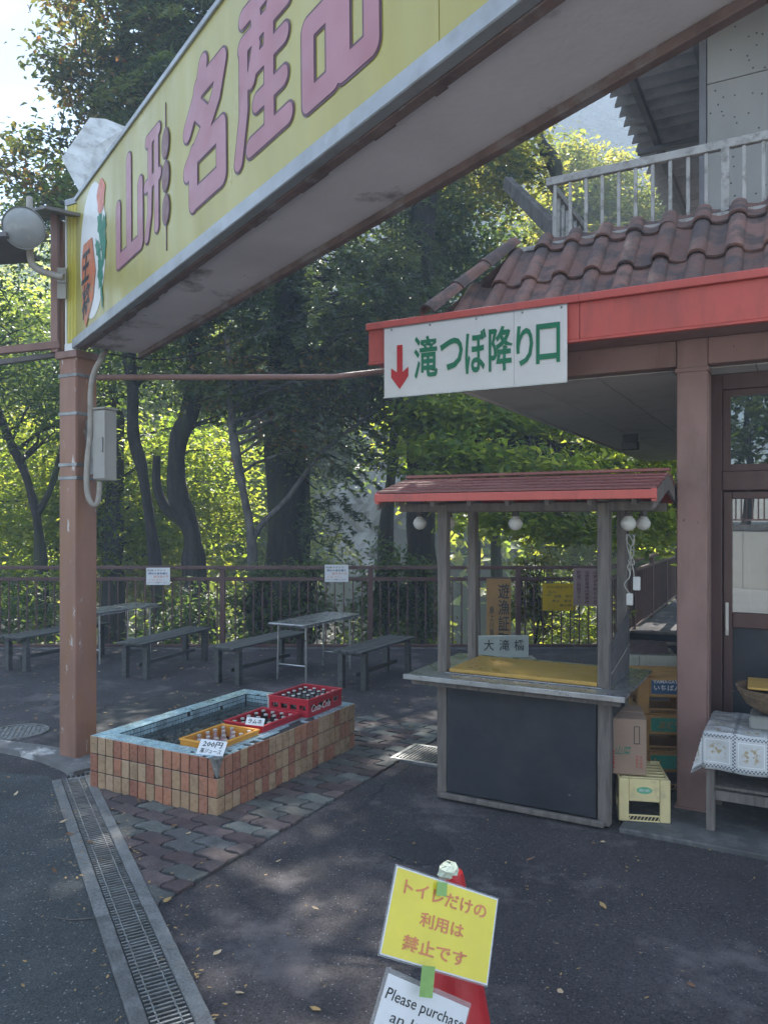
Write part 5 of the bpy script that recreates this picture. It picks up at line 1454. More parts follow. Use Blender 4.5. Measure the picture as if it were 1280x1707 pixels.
# cardboard box
cb = empty('cardboard_box', (1.262, 4.36, .2665), math.radians(-13), label='worn brown cardboard box with red lettering lying on the cream crate', cat='box')
bw, bd, bh = .215, .33, .315
G().box(0, bw, 0, bd, 0, bh - .006).build('carton', M['card'], cb, bevel=.003)
G().box(0, bw, 0, bd / 2 - .002, bh - .0055, bh).build('flap', M['card'], cb)
G().box(0, bw, bd / 2 + .002, bd, bh - .0055, bh + .003).build('flap', M['card'], cb)
G().box(bw + .0005, bw + .0035, .02, bd * .9, .05, bh * .55).build('loose_flap', M['card'], cb, bevel=.001)
txt('HATA', M['redprint'], cb, .034, .085, .10, .022, y=-.001, bold=.03, mx=Matrix.Translation((.034, 0, .085)) @ Matrix.Rotation(math.radians(-90), 4, 'Y') @ Matrix.Translation((-.034, 0, -.085)))
g = G(); rr = [(-.001)]
g.box(.148, .152, -.0015, 0, .175, .275); g.box(.176, .18, -.0015, 0, .175, .275); g.box(.152, .176, -.0015, 0, .175, .179); g.box(.152, .176, -.0015, 0, .271, .275)
g.build('printed_frame', M['ink'], cb)
txt('山菜', M['leafgreen'], cb, .09, .135, .09, .05, y=-.001, bold=.0, shear=.3, res=1)
for k in range(2): txt(['天地無用', '取扱注意'][k], M['redprint'], cb, .165 + k * .022, .075, .07, .012, y=-.001, res=1, mx=Matrix.Translation((.165 + k * .022, 0, .075)) @ Matrix.Rotation(math.radians(-90), 4, 'Y') @ Matrix.Translation((-.165 - k * .022, 0, -.075)))

# ------------------------------------------------------------------ cloth covered table and basket
ct = empty('cloth_table', tuple(F0 + E1 * .07 + E2 * .0), A0, label='table under a pale patterned plastic cloth at the right edge', cat='table')
ch_, cl_, cd_ = .565, 1.9, .50
for x_, y_ in ((.03, .035), (cl_ - .03, .035), (.03, cd_ - .04), (cl_ - .03, cd_ - .04), (.95, .035)):
    G().box(x_ - .022, x_ + .022, y_ - .022, y_ + .022, .031, ch_ - .03).build('leg', M['wood_grey'], ct, bevel=.003)
G().box(0, cl_, .0, cd_, ch_ - .028, ch_ - .006).build('table_top', M['wood_grey'], ct)
G().box(.05, cl_ - .05, .02, .05, .20, .25).build('stretcher', M['wood_grey'], ct)
G().box(.05, cl_ - .05, .03, cd_ - .05, .26, .275).build('shelf', M['wood_grey'], ct)
# cloth: grid draped over top, front and left side
nu, nv = 96, 40; drop = .185
us = np.linspace(-drop, cl_ + .02, nu); vs_ = np.linspace(-drop - .01, cd_ + .02, nv)
V = []; UV = []
for v in vs_:
    for u in us:
        x, y, z = max(u, -.004), max(v, -.006), ch_
        du, dv = max(0, -u), max(0, -v)
        fold = .015 * math.sin(u * 17 + 1.3 * math.sin(u * 5)) * min(1, dv / .08)
        if dv > 0 and du <= 0: z = ch_ - dv; y = -.006 - .02 * dv / drop + fold
        elif du > 0 and dv <= 0: z = ch_ - du * .98; x = -.004 - .012 * math.sin(v * 22) * du / drop - .03 * du
        elif du > 0 and dv > 0:
            rr = max(du, dv); z = ch_ - rr; k = min(du, dv)
            x = -.004 - k * .30; y = -.006 - k * .34
            if rr > 0: z -= k * .12
        V.append((x, y, z - .004 * (0 if du + dv > 0 else 0) + R.uniform(-.0006, .0006) + (.004 * math.sin(u * 31 + v * 17) * math.sin(v * 41 - u * 13) if (u > 0 and v > 0) else 0) + .002)); UV.append((u / .165 + .1, v / .16 + .1))
g = G(); g.v = V; g.f = [(j * nu + i, j * nu + i + 1, (j + 1) * nu + i + 1, (j + 1) * nu + i) for j in range(nv - 1) for i in range(nu - 1)]; g.m = [0] * len(g.f)
cloth = g.build('tablecloth', M['cloth'], None, loc=tuple(ct.location), rz=A0, smooth=True, label='pale grey plastic tablecloth printed with lace squares and flowers', cat='tablecloth')
uvl = cloth.data.uv_layers.new(name='UVMap')
for lp_ in cloth.data.loops: uvl.data[lp_.index].uv = UV[lp_.vertex_index]
sm = cloth.modifiers.new('thick', 'SOLIDIFY'); sm.thickness = .0015
# straw basket with ochre board in it
bp_ = F0 + E1 * .42 + E2 * .24
bk = empty('straw_basket', (bp_.x, bp_.y, ch_ + .002), A0, label='ragged straw basket on the cloth covered table', cat='basket')
G().box(-.14, .2, -.09, .12, 0, .075).build('stand', M['bowl'], bk, bevel=.01)
G().lathe([(0, .08), (.08, .085), (.16, .13), (.205, .205), (.212, .225), (.20, .222), (.15, .15), (.07, .11), (0, .105)], 40).build('bowl', M['straw'], bk, smooth=True)
g = G()
for k in range(420):
    a = R.uniform(0, 2 * math.pi); u = R.random()
    r0, z0 = .10 + .105 * u, .10 + .12 * u
    da = R.uniform(.08, .5); r1, z1 = r0 + R.uniform(-.01, .02), z0 + R.uniform(-.02, .03)
    g.tube([(r0 * math.cos(a), r0 * math.sin(a), z0 - .01), ((r0 + r1) / 2 * math.cos(a + da / 2) * 1.04, (r0 + r1) / 2 * math.sin(a + da / 2) * 1.04, (z0 + z1) / 2 - .008), (r1 * math.cos(a + da) * 1.02, r1 * math.sin(a + da) * 1.02, z1)], .0022, 3, cap=False)
g.build('loose_straw', M['straw'], bk, kind='stuff')
setp(G().box(-.15, .24, -.15, .15, 0, .012).build('ochre_board', M['board_gold'], None, loc=(bp_.x, bp_.y, ch_ + .232), rz=A0 + .05, bevel=.003), label='ochre cardboard sheet lying on top of the straw basket', cat='board')

# ------------------------------------------------------------------ cone with taped notices
CN = Vector((0.205, 2.2, 0))
CN.x -= .01
cn = empty('traffic_cone', tuple(CN), .2, label='red traffic cone carrying taped notices at the front', cat='traffic cone')
G().lathe([(.16, .02), (.15, .035), (.035, .68), (.03, .695), (.018, .70), (0, .70)], 28).build('cone_body', M['cone'], cn, smooth=True)
G().box(-.19, .19, -.19, .19, .004, .022).build('base', M['cone'], cn, bevel=.01)
g = G(); n = 9
vs2 = []
for j in range(5):
    for i in range(n):
        a = 2 * math.pi * i / n + j * .3; rr = (.030, .035, .030, .018, .004)[j] * R.uniform(.82, 1.15)
        vs2.append((rr * math.cos(a) - .008, rr * math.sin(a), (.672, .69, .708, .718, .722)[j] + R.uniform(-.004, .004)))
g.add(vs2, [(j * n + i, j * n + (i + 1) % n, (j + 1) * n + (i + 1) % n, (j + 1) * n + i) for j in range(4) for i in range(n)])
g.build('crumpled_tape', M['crumple'], cn)
# yellow notice: plane through the four corners seen in the photo
Yn = 2.05
def sheet(name, label, tl_, tr_, bl_, m, th=.0012, cat='notice', curve=.0):
    tl_, tr_, bl_ = Vector(tl_), Vector(tr_), Vector(bl_)
    ex = (tr_ - tl_); ez = (tl_ - bl_); w, h = ex.length, ez.length
    ex.normalize(); ez = (ez - ex * ez.dot(ex)).normalized(); ey = ez.cross(ex)
    e = empty(name, tuple(tl_ - ez * h), 0, label=label, cat=cat)
    e.rotation_euler = Matrix((ex, ey, ez)).transposed().to_euler()
    return e, w, h
e, w, h = sheet('yellow_cone_notice', 'bright yellow laminated sheet with red Japanese text taped to the cone', W(661, 1443, 2.06), W(829, 1499, 2.16), W(638, 1592, 1.95), None)
G().box(-.004, w + .004, 0, .0012, -.004, h + .004).build('laminate', M['film'], e)
G().box(0, w, -.0014, -.0002, 0, h).build('white_margin', M['paper'], e)
G().box(.0035, w - .0035, -.0022, -.0016, .0035, h - .0035).build('yellow_sheet', M['yellow_paper'], e)
for s_, cx_, cz_, w_, h_ in (('トイレだけの', .50, .80, .80, .17), ('利用は', .50, .50, .42, .17), ('禁止です', .47, .20, .60, .175)):
    txt(s_, M['redfade'], e, cx_ * w, cz_ * h, w_ * w, h_ * h, y=-.0032, bold=.022, res=3)
e2, w2, h2 = sheet('white_cone_notice', 'white handwritten sheet in a clear sleeve taped below the yellow one', W(648, 1622, 1.95), W(783, 1681, 2.03), W(640, 1800, 1.86), None)
G().box(-.01, w2 + .002, .0015, .0025, -.0, h2 + .012).build('clear_sleeve', M['film'], e2)
G().box(0, w2 - .003, 0, .001, 0, h2).build('paper', M['paper'], e2)
txt('Please purchase', M['black'], e2, .50 * w2, .80 * h2, .94 * w2, .15 * h2, y=-.001, bold=.004, shear=.12)
txt('an Item', M['black'], e2, .42 * w2, .62 * h2, .55 * w2, .11 * h2, y=-.001, shear=.12)
txt('to use the', M['black'], e2, .45 * w2, .45 * h2, .6 * w2, .09 * h2, y=-.001, shear=.12)
txt('restroom', M['black'], e2, .45 * w2, .30 * h2, .6 * w2, .09 * h2, y=-.001, shear=.12)
for (p_, q_, wd) in ((W(737, 1467, 2.095), W(735, 1490, 2.08), .028), (W(714, 1606, 1.975), W(709, 1658, 1.955), .034)):
    g = G().bar(p_ + Vector((0, -.012, 0)), q_ + Vector((0, -.012, 0)), wd, .0012, up=Vector((0, 1, .35)))
    setp(g.build('tape_strip', M['tape']), label='strip of green tape at the ' + ('top' if wd < .03 else 'bottom') + ' edge of the yellow cone notice', cat='tape')

# ------------------------------------------------------------------ fallen leaves and litter
lf = G()
lf.add([(0, 0, 0), (.02, .012, .006), (.045, .013, .003), (.07, 0, .010), (.045, -.014, .006), (.02, -.012, .002), (.035, 0, -.001)], [(0, 6, 1), (1, 6, 2), (2, 6, 3), (3, 6, 4), (4, 6, 5), (5, 6, 0)])
lm = None
spots = [(18, 1302), (24, 1333), (95, 1465), (285, 1385), (310, 1398), (272, 1513), (343, 1488), (690, 1407), (532, 1525), (355, 1597), (125, 1397), (158, 1412), (745, 1338), (852, 1354), (1000, 1406), (880, 1480), (1010, 1520), (600, 1228), (640, 1212), (560, 1205), (536, 1690), (216, 1700), (60, 1205), (72, 1180), (280, 1128), (300, 1140), (255, 1150), (240, 1118), (650, 1150), (690, 1175), (700, 1160), (30, 1160), (720, 1500), (985, 1408), (470, 1440)]
for k in range(150):
    if k < 60: spots.append((R.uniform(0, 720), R.uniform(1090, 1200)))
    else: spots.append((R.uniform(0, 1280), R.uniform(1250, 1700)))
for k, (px, py) in enumerate(spots):
    q = GP(px, py)
    if k >= 35 and not (q.y > 6.3 or R.random() < .16): continue
    sc = R.uniform(.35, .8) if k >= 35 else R.uniform(.5, .8)
    loc = (q.x, q.y, .024 if py < 1560 and px < 620 else .012); rot = (R.uniform(-.3, .3), R.uniform(-.3, .3), R.uniform(0, 6.28))
    if lm is None:
        lm = lf.build('fallen_leaf', M['dryleaf'], None, loc=loc, smooth=False, label='small dry brown leaf fallen on the ground', cat='leaf', group='dry leaves fallen on the ground')
        lm.rotation_euler = rot; o = lm
    else: o = dup(lm, loc=loc, rot=rot)
    o.scale = (sc, sc, sc)
g = G()
for k in range(680):
    if k < 380: px, py = R.uniform(0, 1150), R.uniform(1080, 1230)
    elif k < 520: q_ = DR0 + DRD * R.uniform(0, 3.2) + DRN * (R.choice((-.03, .27)) + R.gauss(0, .03)); px = None
    else: px, py = R.uniform(0, 1280), 1230 + 477 * R.random()
    q_ = GP(px, py) if px is not None else q_
    if q_.y > 10.2 or (lx(q_)[0] > TL[0] - 1.05 and lx(q_)[0] < TL[0] + .02 and TL[1] - .02 < lx(q_)[1] < TL[1] + 1.56): continue
    r = R.uniform(.004, .013) * (1 if q_.y < 6 else 2.2); a = R.uniform(0, 6.28)
    z = .024 if abs(lx(q_)[0]) < 2 and lx(q_)[0] < .0 and 0 < lx(q_)[1] < 3.2 else .016
    c_, s_ = math.cos(a) * r, math.sin(a) * r
    g.add([(q_.x - c_, q_.y - s_, z), (q_.x + s_ * .45, q_.y - c_ * .45, z + .002), (q_.x + c_, q_.y + s_, z + .004), (q_.x - s_ * .45, q_.y + c_ * .45, z + .001)], [(0, 1, 2, 3)])
g.build('leaf_litter', M['dryleaf'], kind='stuff')
g = G(); P = [GP(90, 1534), GP(120, 1538), GP(160, 1535)]
g.tube([p + Vector((0, 0, .012)) for p in P], .0025, 5)
setp(g.build('twig', M['bark_light']), label='thin dry twig on the road left of the drain', cat='twig')

# ------------------------------------------------------------------ vegetation
import mathutils.noise as mn
def leaves(P, N, size, aspect=.55, fold=.25, rngs=rng, jit=.4):
    """P centres (n,3), N normals (n,3): one folded rhombic leaf each"""
    n = len(P)
    a = rngs.normal(size=(n, 3)); N = N / np.linalg.norm(N, axis=1, keepdims=True)
    U = np.cross(N, a); U /= np.linalg.norm(U, axis=1, keepdims=True) + 1e-9
    V_ = np.cross(N, U)
    s = (size * (1 + jit * rngs.uniform(-1, 1, n)))[:, None]
    v0 = P - U * s * .5; v2 = P + U * s * .5
    v1 = P + V_ * s * aspect * .5 + N * s * fold * .5 - U * s * .08; v3 = P - V_ * s * aspect * .5 + N * s * fold * .5 - U * s * .08
    return np.stack([v0, v1, v2, v3], 1).reshape(-1, 3)
def leaf_object(name, verts, lv, m, parent=None, **k):
    n = len(verts) // 4
    me = bpy.data.meshes.new(name)
    me.vertices.add(n * 4); me.vertices.foreach_set('co', verts.astype(np.float32).ravel())
    me.loops.add(n * 6); me.polygons.add(n * 2)
    b = np.arange(n) * 4
    idx = np.stack([b, b + 1, b + 2, b, b + 2, b + 3], 1).ravel()
    me.loops.foreach_set('vertex_index', idx.astype(np.int32))
    me.polygons.foreach_set('loop_start', (np.arange(n * 2) * 3).astype(np.int32))
    me.polygons.foreach_set('loop_total', np.full(n * 2, 3, np.int32))
    me.materials.append(m)
    at = me.attributes.new('lv', 'FLOAT', 'POINT')
    at.data.foreach_set('value', np.repeat(lv, 4).astype(np.float32))
    me.update(); me.validate()
    o = link(bpy.data.objects.new(name, me))
    if parent: o.parent = parent
    return setp(o, **k)
def crown_cloud(blobs, n, clump, flat_=.45, per=42):
    """points gathered in clumps on short twigs inside a set of ellipsoids"""
    Ps, Ns, Ls, cen = [], [], [], []
    tot = sum(b[6] for b in blobs)
    for (cx, cy, cz, rx, ry, rz, wt) in blobs:
        nb = int(n * wt / tot); nc = max(4, nb // per)
        d = rng.normal(size=(nc, 3)); d /= np.linalg.norm(d, axis=1, keepdims=True)
        r = rng.uniform(.1, 1, nc) ** .5
        C = d * r[:, None] * np.array([rx, ry, rz]) + np.array([cx, cy, cz])
        cen.append(C)
        k = rng.integers(0, nc, nb)
        cs = clump * rng.uniform(.5, 1.3, nc)
        off = rng.normal(size=(nb, 3)) * cs[k][:, None] * np.array([1, 1, flat_])
        Ps.append(C[k] + off)
        Nn = rng.normal(size=(nb, 3)) * .55; Nn[:, 2] += 1.0
        Nn += off / clump * .25
        Ns.append(Nn)
        cv = rng.uniform(0, 1, nc)
        Ls.append(np.clip(cv[k] * .6 + rng.uniform(0, .4, nb), 0, 1))
    return np.concatenate(Ps), np.concatenate(Ns), np.concatenate(Ls), cen
def limb(a, b, r0, r1, wob=.12, n=7):
    a, b = Vector(a), Vector(b); L_ = (b - a).length; pts = []
    for i in range(n):
        t = i / (n - 1); p = a.lerp(b, t)
        if 0 < i < n - 1: p = p + Vector([R.uniform(-1, 1) for _ in range(3)]) * wob * L_ * .3
        p.z += math.sin(t * math.pi) * L_ * .08
        pts.append(p)
    return pts, [r0 + (r1 - r0) * i / (n - 1) for i in range(n)]
def gnarl(g, r):
    for i, v in enumerate(g.v):
        v = Vector(v); d = mn.fractal(Vector((v.x * 5, v.y * 5, v.z * 1.3)) + Vector((r * 70, 0, 0)), 1, 2, 4)
        w = mn.noise_vector(Vector((v.x * 3, v.y * 3, v.z * 1.0)))
        g.v[i] = (v.x + w.x * r * .5 + d * r * .15, v.y + w.y * r * .5 + d * r * .15, v.z)
    return g
def tree(label, trunk, r0, r1, blobs, n, size, m, bark='bark', clump=.32, twigs=26, flat_=.45, cat='tree', aspect=.55, name='tree', group='trees beyond the terrace fence', limbs=()):
    b = Vector(trunk[0]); root = empty(name, tuple(b), 0, label=label, cat=cat, group=group)
    T = smooth_pts([Vector(p) - b for p in trunk], 4)
    rs = [(r0 + (r1 - r0) * (i / (len(T) - 1)) ** .8) * R.uniform(.94, 1.06) for i in range(len(T))]
    rs[0] *= 1.3
    gnarl(G().tube(T, rs, 16), r0).build('trunk', M[bark], root, smooth=True)
    P, N, Lv, cen = crown_cloud(blobs, n, clump, flat_)
    for (pts, ra, rb) in limbs:
        q = smooth_pts([Vector(p) - b for p in pts], 3)
        G().tube(q, [ra + (rb - ra) * i / (len(q) - 1) for i in range(len(q))], 9).build('limb', M[bark], root, smooth=True)
    g = G(); C = np.concatenate(cen)
    for k in range(twigs):
        c = Vector(C[rng.integers(len(C))]) - b
        # leave the trunk at a point a little lower than the clump
        best = min(T, key=lambda p: (p - c).length + 1.2 * max(0, p.z - c.z + .3))
        L_ = (c - best).length
        pts, rr = limb(best, c, min(r0 * .4, .012 + L_ * .012), .006)
        g.tube(pts, rr, 5, cap=False)
        for q in range(3):
            c2 = Vector(C[rng.integers(len(C))]) - b
            if (c2 - c).length < 1.5:
                pts, rr = limb(pts[4], c2, .012, .004); g.tube(pts, rr, 4, cap=False)
    if g.v: g.build('branches', M[bark], root, smooth=True, kind='stuff')
    verts = leaves(P - np.array(b), N, size, aspect)
    leaf_object('crown', verts, Lv, L[m], root)
    return root
def bl(px, py, Y, rpx, rpy, ry, wt=None):          # ellipsoid placed by where its middle stands in the view
    c = W(px, py, Y); rx, rz = rpx / F * Y, rpy / F * Y
    return (c.x, c.y, c.z, rx, ry, rz, wt or rx * rz)
def tp(px, py, Y): return W(px, py, Y)

# --- near the fence
tree('slim dark tree at the far left with branches leaning left', [tp(75, 1100, 13), tp(70, 960, 13), tp(62, 860, 13), tp(35, 770, 13), tp(5, 700, 13.2), tp(-30, 600, 13.4)], .12, .05,
     [bl(40, 680, 12.8, 150, 110, 1.2), bl(-60, 560, 13.2, 160, 140, 1.5), bl(150, 640, 13.4, 100, 60, 1.0)], 8500, .10, 'dark', limbs=[([tp(62, 860, 13), tp(90, 800, 13), tp(110, 700, 13.1), tp(105, 600, 13.1)], .06, .03)])
tree('yellow green maple glowing behind the gantry post', [tp(170, 1120, 15), tp(180, 950, 15), tp(160, 850, 15), tp(130, 760, 15)], .11, .05,
     [bl(60, 790, 15, 150, 110, 1.6), bl(210, 800, 15.6, 130, 110, 1.6), bl(100, 900, 15, 160, 70, 1.4), bl(280, 880, 15.5, 120, 80, 1.4), bl(330, 800, 15.5, 100, 110, 1.3)], 26000, .12, 'maple')
tree('dark stemmed tree right of the meter box', [tp(268, 1110, 12.6), tp(262, 960, 12.6), tp(240, 800, 12.6), tp(225, 720, 12.6), tp(218, 620, 12.7), tp(212, 500, 12.8), tp(200, 300, 13)], .12, .07,
     [bl(215, 560, 13, 110, 90, 1.2), bl(180, 420, 13.4, 170, 120, 1.6)], 7500, .10, 'dark')
tree('dark trunk bending right behind the left bench', [tp(345, 1110, 12.4), tp(328, 950, 12.4), tp(318, 880, 12.4), tp(290, 820, 12.4), tp(300, 740, 12.4), tp(318, 680, 12.4), tp(322, 560, 12.6), tp(300, 400, 12.8)], .20, .09,
     [bl(320, 610, 12.8, 110, 60, 1.2), bl(390, 660, 12.8, 90, 50, 1.1), bl(310, 500, 13, 130, 110, 1.4)], 7500, .10, 'dark',
     limbs=[([tp(318, 880, 12.4), tp(280, 850, 12.5), tp(262, 810, 12.5), tp(262, 760, 12.5)], .10, .06)])
tree('pale slender forked trunk before the big dark cedar', [tp(428, 1110, 11.9), tp(424, 960, 11.9), tp(418, 880, 11.9), tp(405, 820, 11.9), tp(395, 760, 11.9), tp(388, 680, 12), tp(380, 560, 12)], .105, .05,
     [bl(400, 640, 12, 90, 50, .8), bl(560, 660, 12.2, 90, 60, .9), bl(640, 600, 12.4, 100, 70, .9), bl(490, 740, 12, 60, 40, .6)], 7500, .09, 'autumn', 'bark_light',
     limbs=[([tp(424, 895, 11.9), tp(440, 870, 11.9), tp(480, 830, 12), tp(540, 750, 12.1), tp(620, 690, 12.2), tp(680, 640, 12.3)], .055, .022)])
# the big cedar: straight dark trunk with drooping fronds and a high dense crown
def cedar(label, base, top, r, blobs, n, group='trees beyond the terrace fence'):
    root = empty('cedar_tree', tuple(base), 0, label=label, cat='tree', group=group)
    b = Vector(base); gnarl(G().tube([(Vector(top) - b) * (i / 60) for i in range(61)], [r * (1.15 - .7 * i / 60) * R.uniform(.96, 1.04) for i in range(61)], 22), r * .5).build('trunk', M['bark'], root, smooth=True)
    P, N, Lv = [], [], []
    tot = sum(q[6] for q in blobs); g = G()
    for (cx, cy, cz, rx, ry, rz, wt) in blobs:
        nf = int(n * wt / tot / 70)
        for k in range(nf):
            d = rng.normal(size=3); d /= np.linalg.norm(d)
            c = np.array([cx, cy, cz]) + d * rng.uniform(.2, 1) ** .4 * np.array([rx, ry, rz])
            ang = math.atan2(c[1] - b.y, c[0] - b.x) + rng.uniform(-.7, .7); ln = rng.uniform(.5, 1.0)
            dirv = np.array([math.cos(ang), math.sin(ang), -.35]); sidev = np.array([-math.sin(ang), math.cos(ang), 0])
            t = rng.uniform(0, 1, 70); s = rng.uniform(-1, 1, 70) * (1 - t * .8) * .30 * ln
            p = c + dirv * (t * ln)[:, None] + sidev * s[:, None]; p[:, 2] -= (t ** 2) * .35 * ln + np.abs(s) * .5 + rng.uniform(0, .08, 70)
            P.append(p); nn_ = rng.normal(size=(70, 3)) * .4 + np.array([0, -.3, .8]); N.append(nn_); Lv.append(np.clip(rng.uniform(0, .6) + rng.uniform(0, .4, 70), 0, 1))
            if k % 3 == 0:
                a_ = Vector((0, 0, min(max(c[2] - b.z + .2, 0), (Vector(top) - b).z))); e_ = Vector(c) - b
                pts, rr = limb(a_, e_, .03, .01); g.tube(pts, rr, 4, cap=False)
    g.build('branches', M['bark'], root, smooth=True, kind='stuff')
    P, N, Lv = np.concatenate(P), np.concatenate(N), np.concatenate(Lv)
    leaf_object('crown', leaves(P - np.array(b), N, .12, .28), Lv, L['cedar'], root)
cedar('big dark cedar with a thick trunk left of the board sign', tp(480, 1120, 13.4), tp(484, -800, 13.4), .36,
      [bl(535, 850, 13.0, 50, 60, .8), bl(470, 560, 13.2, 130, 110, 1.6), bl(560, 720, 13.0, 70, 90, 1.2), bl(520, 500, 12.7, 170, 110, 1.3, 3), bl(430, 480, 12.6, 110, 90, 1.0, 1.5), bl(600, 600, 12.6, 80, 60, .9, 1.2), bl(490, 640, 12.6, 60, 60, .6, .7), (-1.6, 13.4, 8.5, 3.2, 2.6, 2.6, 6), (-1.6, 13.2, 12.5, 3.0, 2.6, 3.2, 6)], 64000)
cedar('dark cedar rising behind the shop roof', tp(700, 1120, 14.2), tp(712, -700, 14.2), .26,
      [bl(640, 480, 13.6, 100, 80, 1.4, 2), bl(700, 540, 13.6, 90, 70, 1.3, 2), (0.5, 14, 9.5, 2.2, 2.2, 2.6, 5), (1.2, 14, 13.5, 3.0, 2.4, 3, 5)], 46000)
# tall trees whose crowns shade the terrace
tree('tall tree against the sky at the upper left with some orange leaves', [tp(190, 1120, 14.6), tp(185, 700, 14.6), tp(150, 400, 14.6), tp(180, 200, 14.6), tp(210, 50, 14.6)], .20, .07,
     [bl(210, 60, 14.6, 150, 90, 1.8), bl(300, 150, 14.8, 90, 120, 1.5), bl(140, 140, 14.4, 80, 55, 1.1, .5), bl(60, 290, 14.4, 80, 70, 1.0, .45), bl(110, 350, 14.4, 90, 60, 1.1, .6), bl(240, 240, 14.6, 120, 80, 1.3), bl(330, 0, 14.6, 120, 90, 1.5), bl(330, -170, 14, 170, 120, 1.9), bl(360, -330, 13.4, 170, 120, 1.9)], 36000, .13, 'autumn', clump=.3, twigs=70)
tree('leaning tree with grey bark behind the balcony railing', [(5.9, 14.6, -1.5), (5.4, 14.4, 2.5), tp(1010, 500, 14), tp(945, 385, 14), tp(925, 285, 14), tp(882, 204, 14), tp(840, 120, 14), tp(800, -100, 14)], .18, .08,
     [bl(860, 300, 14, 70, 60, .9, .7), bl(800, 260, 14, 80, 60, 1.0), bl(905, 430, 14.2, 50, 40, .8, .5), (3.0, 13.2, 13.0, 3.4, 2.4, 2.3, 8)], 26000, .12, 'yellow')
tree('dense broadleaf filling the gap under the yellow sign', [tp(640, 1130, 16), tp(650, 800, 16), tp(700, 500, 16), tp(720, 300, 16)], .2, .08,
     [bl(760, 400, 15.5, 110, 70, 1.3), bl(660, 460, 16, 120, 70, 1.4), bl(700, 330, 16, 90, 60, 1.2), bl(820, 470, 15.5, 90, 50, 1.2), bl(600, 560, 16, 110, 60, 1.2), bl(620, 620, 16, 100, 50, 1.0, .6)], 24000, .11, 'dark')
tree('bright green maple spreading behind the stall roof', [(6.6, 15.2, -1.5), tp(1175, 860, 14.8), tp(1120, 790, 14.5), tp(1060, 762, 14.3), tp(990, 748, 14.2), tp(900, 738, 14)], .24, .06,
     [bl(750, 770, 12.0, 80, 45, .6), bl(860, 790, 11.9, 110, 40, .6), bl(980, 800, 12, 100, 35, .6), bl(900, 690, 13.2, 140, 45, .9), bl(1060, 760, 12.6, 80, 55, .8), bl(1085, 880, 12, 50, 45, .7), bl(860, 875, 11.6, 90, 30, .5), bl(790, 700, 12.8, 90, 35, .7), bl(960, 890, 12, 60, 25, .5), bl(720, 700, 12.6, 60, 40, .6, .4)], 17000, .14, 'maple', clump=.34, flat_=.25, twigs=60,
     limbs=[([tp(1120, 790, 14.5), tp(1030, 880, 14.3), tp(970, 880, 14.2), tp(920, 850, 14.2), tp(900, 830, 14.2)], .11, .05), ([tp(1100, 780, 14.4), tp(1085, 700, 14.4), tp(1060, 640, 14.4)], .06, .03)])
tree('second maple with paler leaves above the far fence', [tp(820, 1150, 17), tp(830, 950, 17), tp(800, 800, 17), tp(760, 700, 17)], .15, .06,
     [bl(760, 840, 17, 70, 50, 1.5), bl(850, 700, 17.5, 150, 40, 1.2), bl(700, 720, 17, 70, 60, 1.2), bl(1000, 700, 17.5, 130, 40, 1.2), bl(1080, 760, 17, 90, 50, 1.2)], 8000, .16, 'maple', flat_=.25)
tree('tree showing over the balcony between the balusters', [(9.0, 22, -2), (8.3, 22, 5), (8.0, 22, 9)], .2, .08,
     [bl(1015, 310, 22, 34, 75, 1.0, .9), bl(1035, 400, 22, 70, 60, 1.6), bl(1100, 380, 22, 80, 70, 1.6), bl(1150, 330, 22, 60, 60, 1.5)], 16000, .15, 'yellow', group='trees over the balcony')
tree('rounded tree top left of the balcony post', [(5.9, 24, -2), (6.0, 24, 6), tp(960, 330, 24)], .2, .08,
     [bl(955, 300, 24, 50, 55, 1.5), bl(930, 380, 24, 60, 50, 1.5), bl(975, 370, 24, 60, 60, 1.5)], 12000, .16, 'yellow', group='trees over the balcony')
# bright foliage mass across the gorge, tree by tree
k = 0
labs = ['leftmost', 'second from the left', 'third from the left', 'fourth from the left', 'fifth, behind the forked trunk', 'sixth, behind the cedar', 'seventh, right of the waterfall rock', 'eighth, behind the stall', 'ninth, behind the right fence', 'tenth, above the canopy edge']
for (px, py, Y, rx, rz, mm) in ((-40, 860, 21, 170, 160, 'maple'), (60, 620, 23, 150, 170, 'maple'), (180, 860, 22, 130, 170, 'yellow'), (300, 640, 24, 140, 130, 'maple'), (400, 850, 22, 120, 150, 'maple'), (480, 690, 25, 110, 120, 'dark'), (780, 640, 26, 130, 130, 'dark'), (900, 800, 24, 150, 110, 'maple'), (1060, 900, 22, 120, 110, 'maple'), (1120, 560, 26, 170, 150, 'dark')):
    c = W(px, py, Y); bz = hgt(c.x, c.y) - .3
    tree('tree across the gorge, ' + labs[k], [(c.x, c.y, bz), (c.x + .3, c.y, (bz + c.z) / 2), (c.x, c.y, c.z)], .2, .08,
         [bl(px, py, Y, rx, rz, 2.0), bl(px + 60, py + 70, Y, rx * .6, rz * .5, 1.6), bl(px - 50, py - 60, Y, rx * .6, rz * .5, 1.6)], 11000, .22, mm, clump=.5, twigs=14, group='trees across the gorge')
    k += 1
# far wooded slope as one mass
n = 52000
X = rng.uniform(-50, 60, n); Y = rng.uniform(27, 75, n)
cl = np.sin(X * .9 + np.sin(Y * .6) * 2) * np.cos(Y * .8 + X * .3)
Z = np.array([min(hgt(a, b), 30) for a, b in zip(X, Y)]) + 1.5 + cl * 1.5 + rng.uniform(-1.5, 1.2, n)
keep = ~((X > -2.6) & (X < 2.4) & (Y < 46))
P = np.stack([X, Y, Z], 1)[keep]
N = rng.normal(size=P.shape) * .6 + np.array([0, -.2, .9])
leaf_object('far_woods', leaves(P, N, .55, .7), np.clip(.5 + .4 * cl[keep] + rng.uniform(-.3, .3, len(P)), 0, 1), L['maple'], kind='stuff')
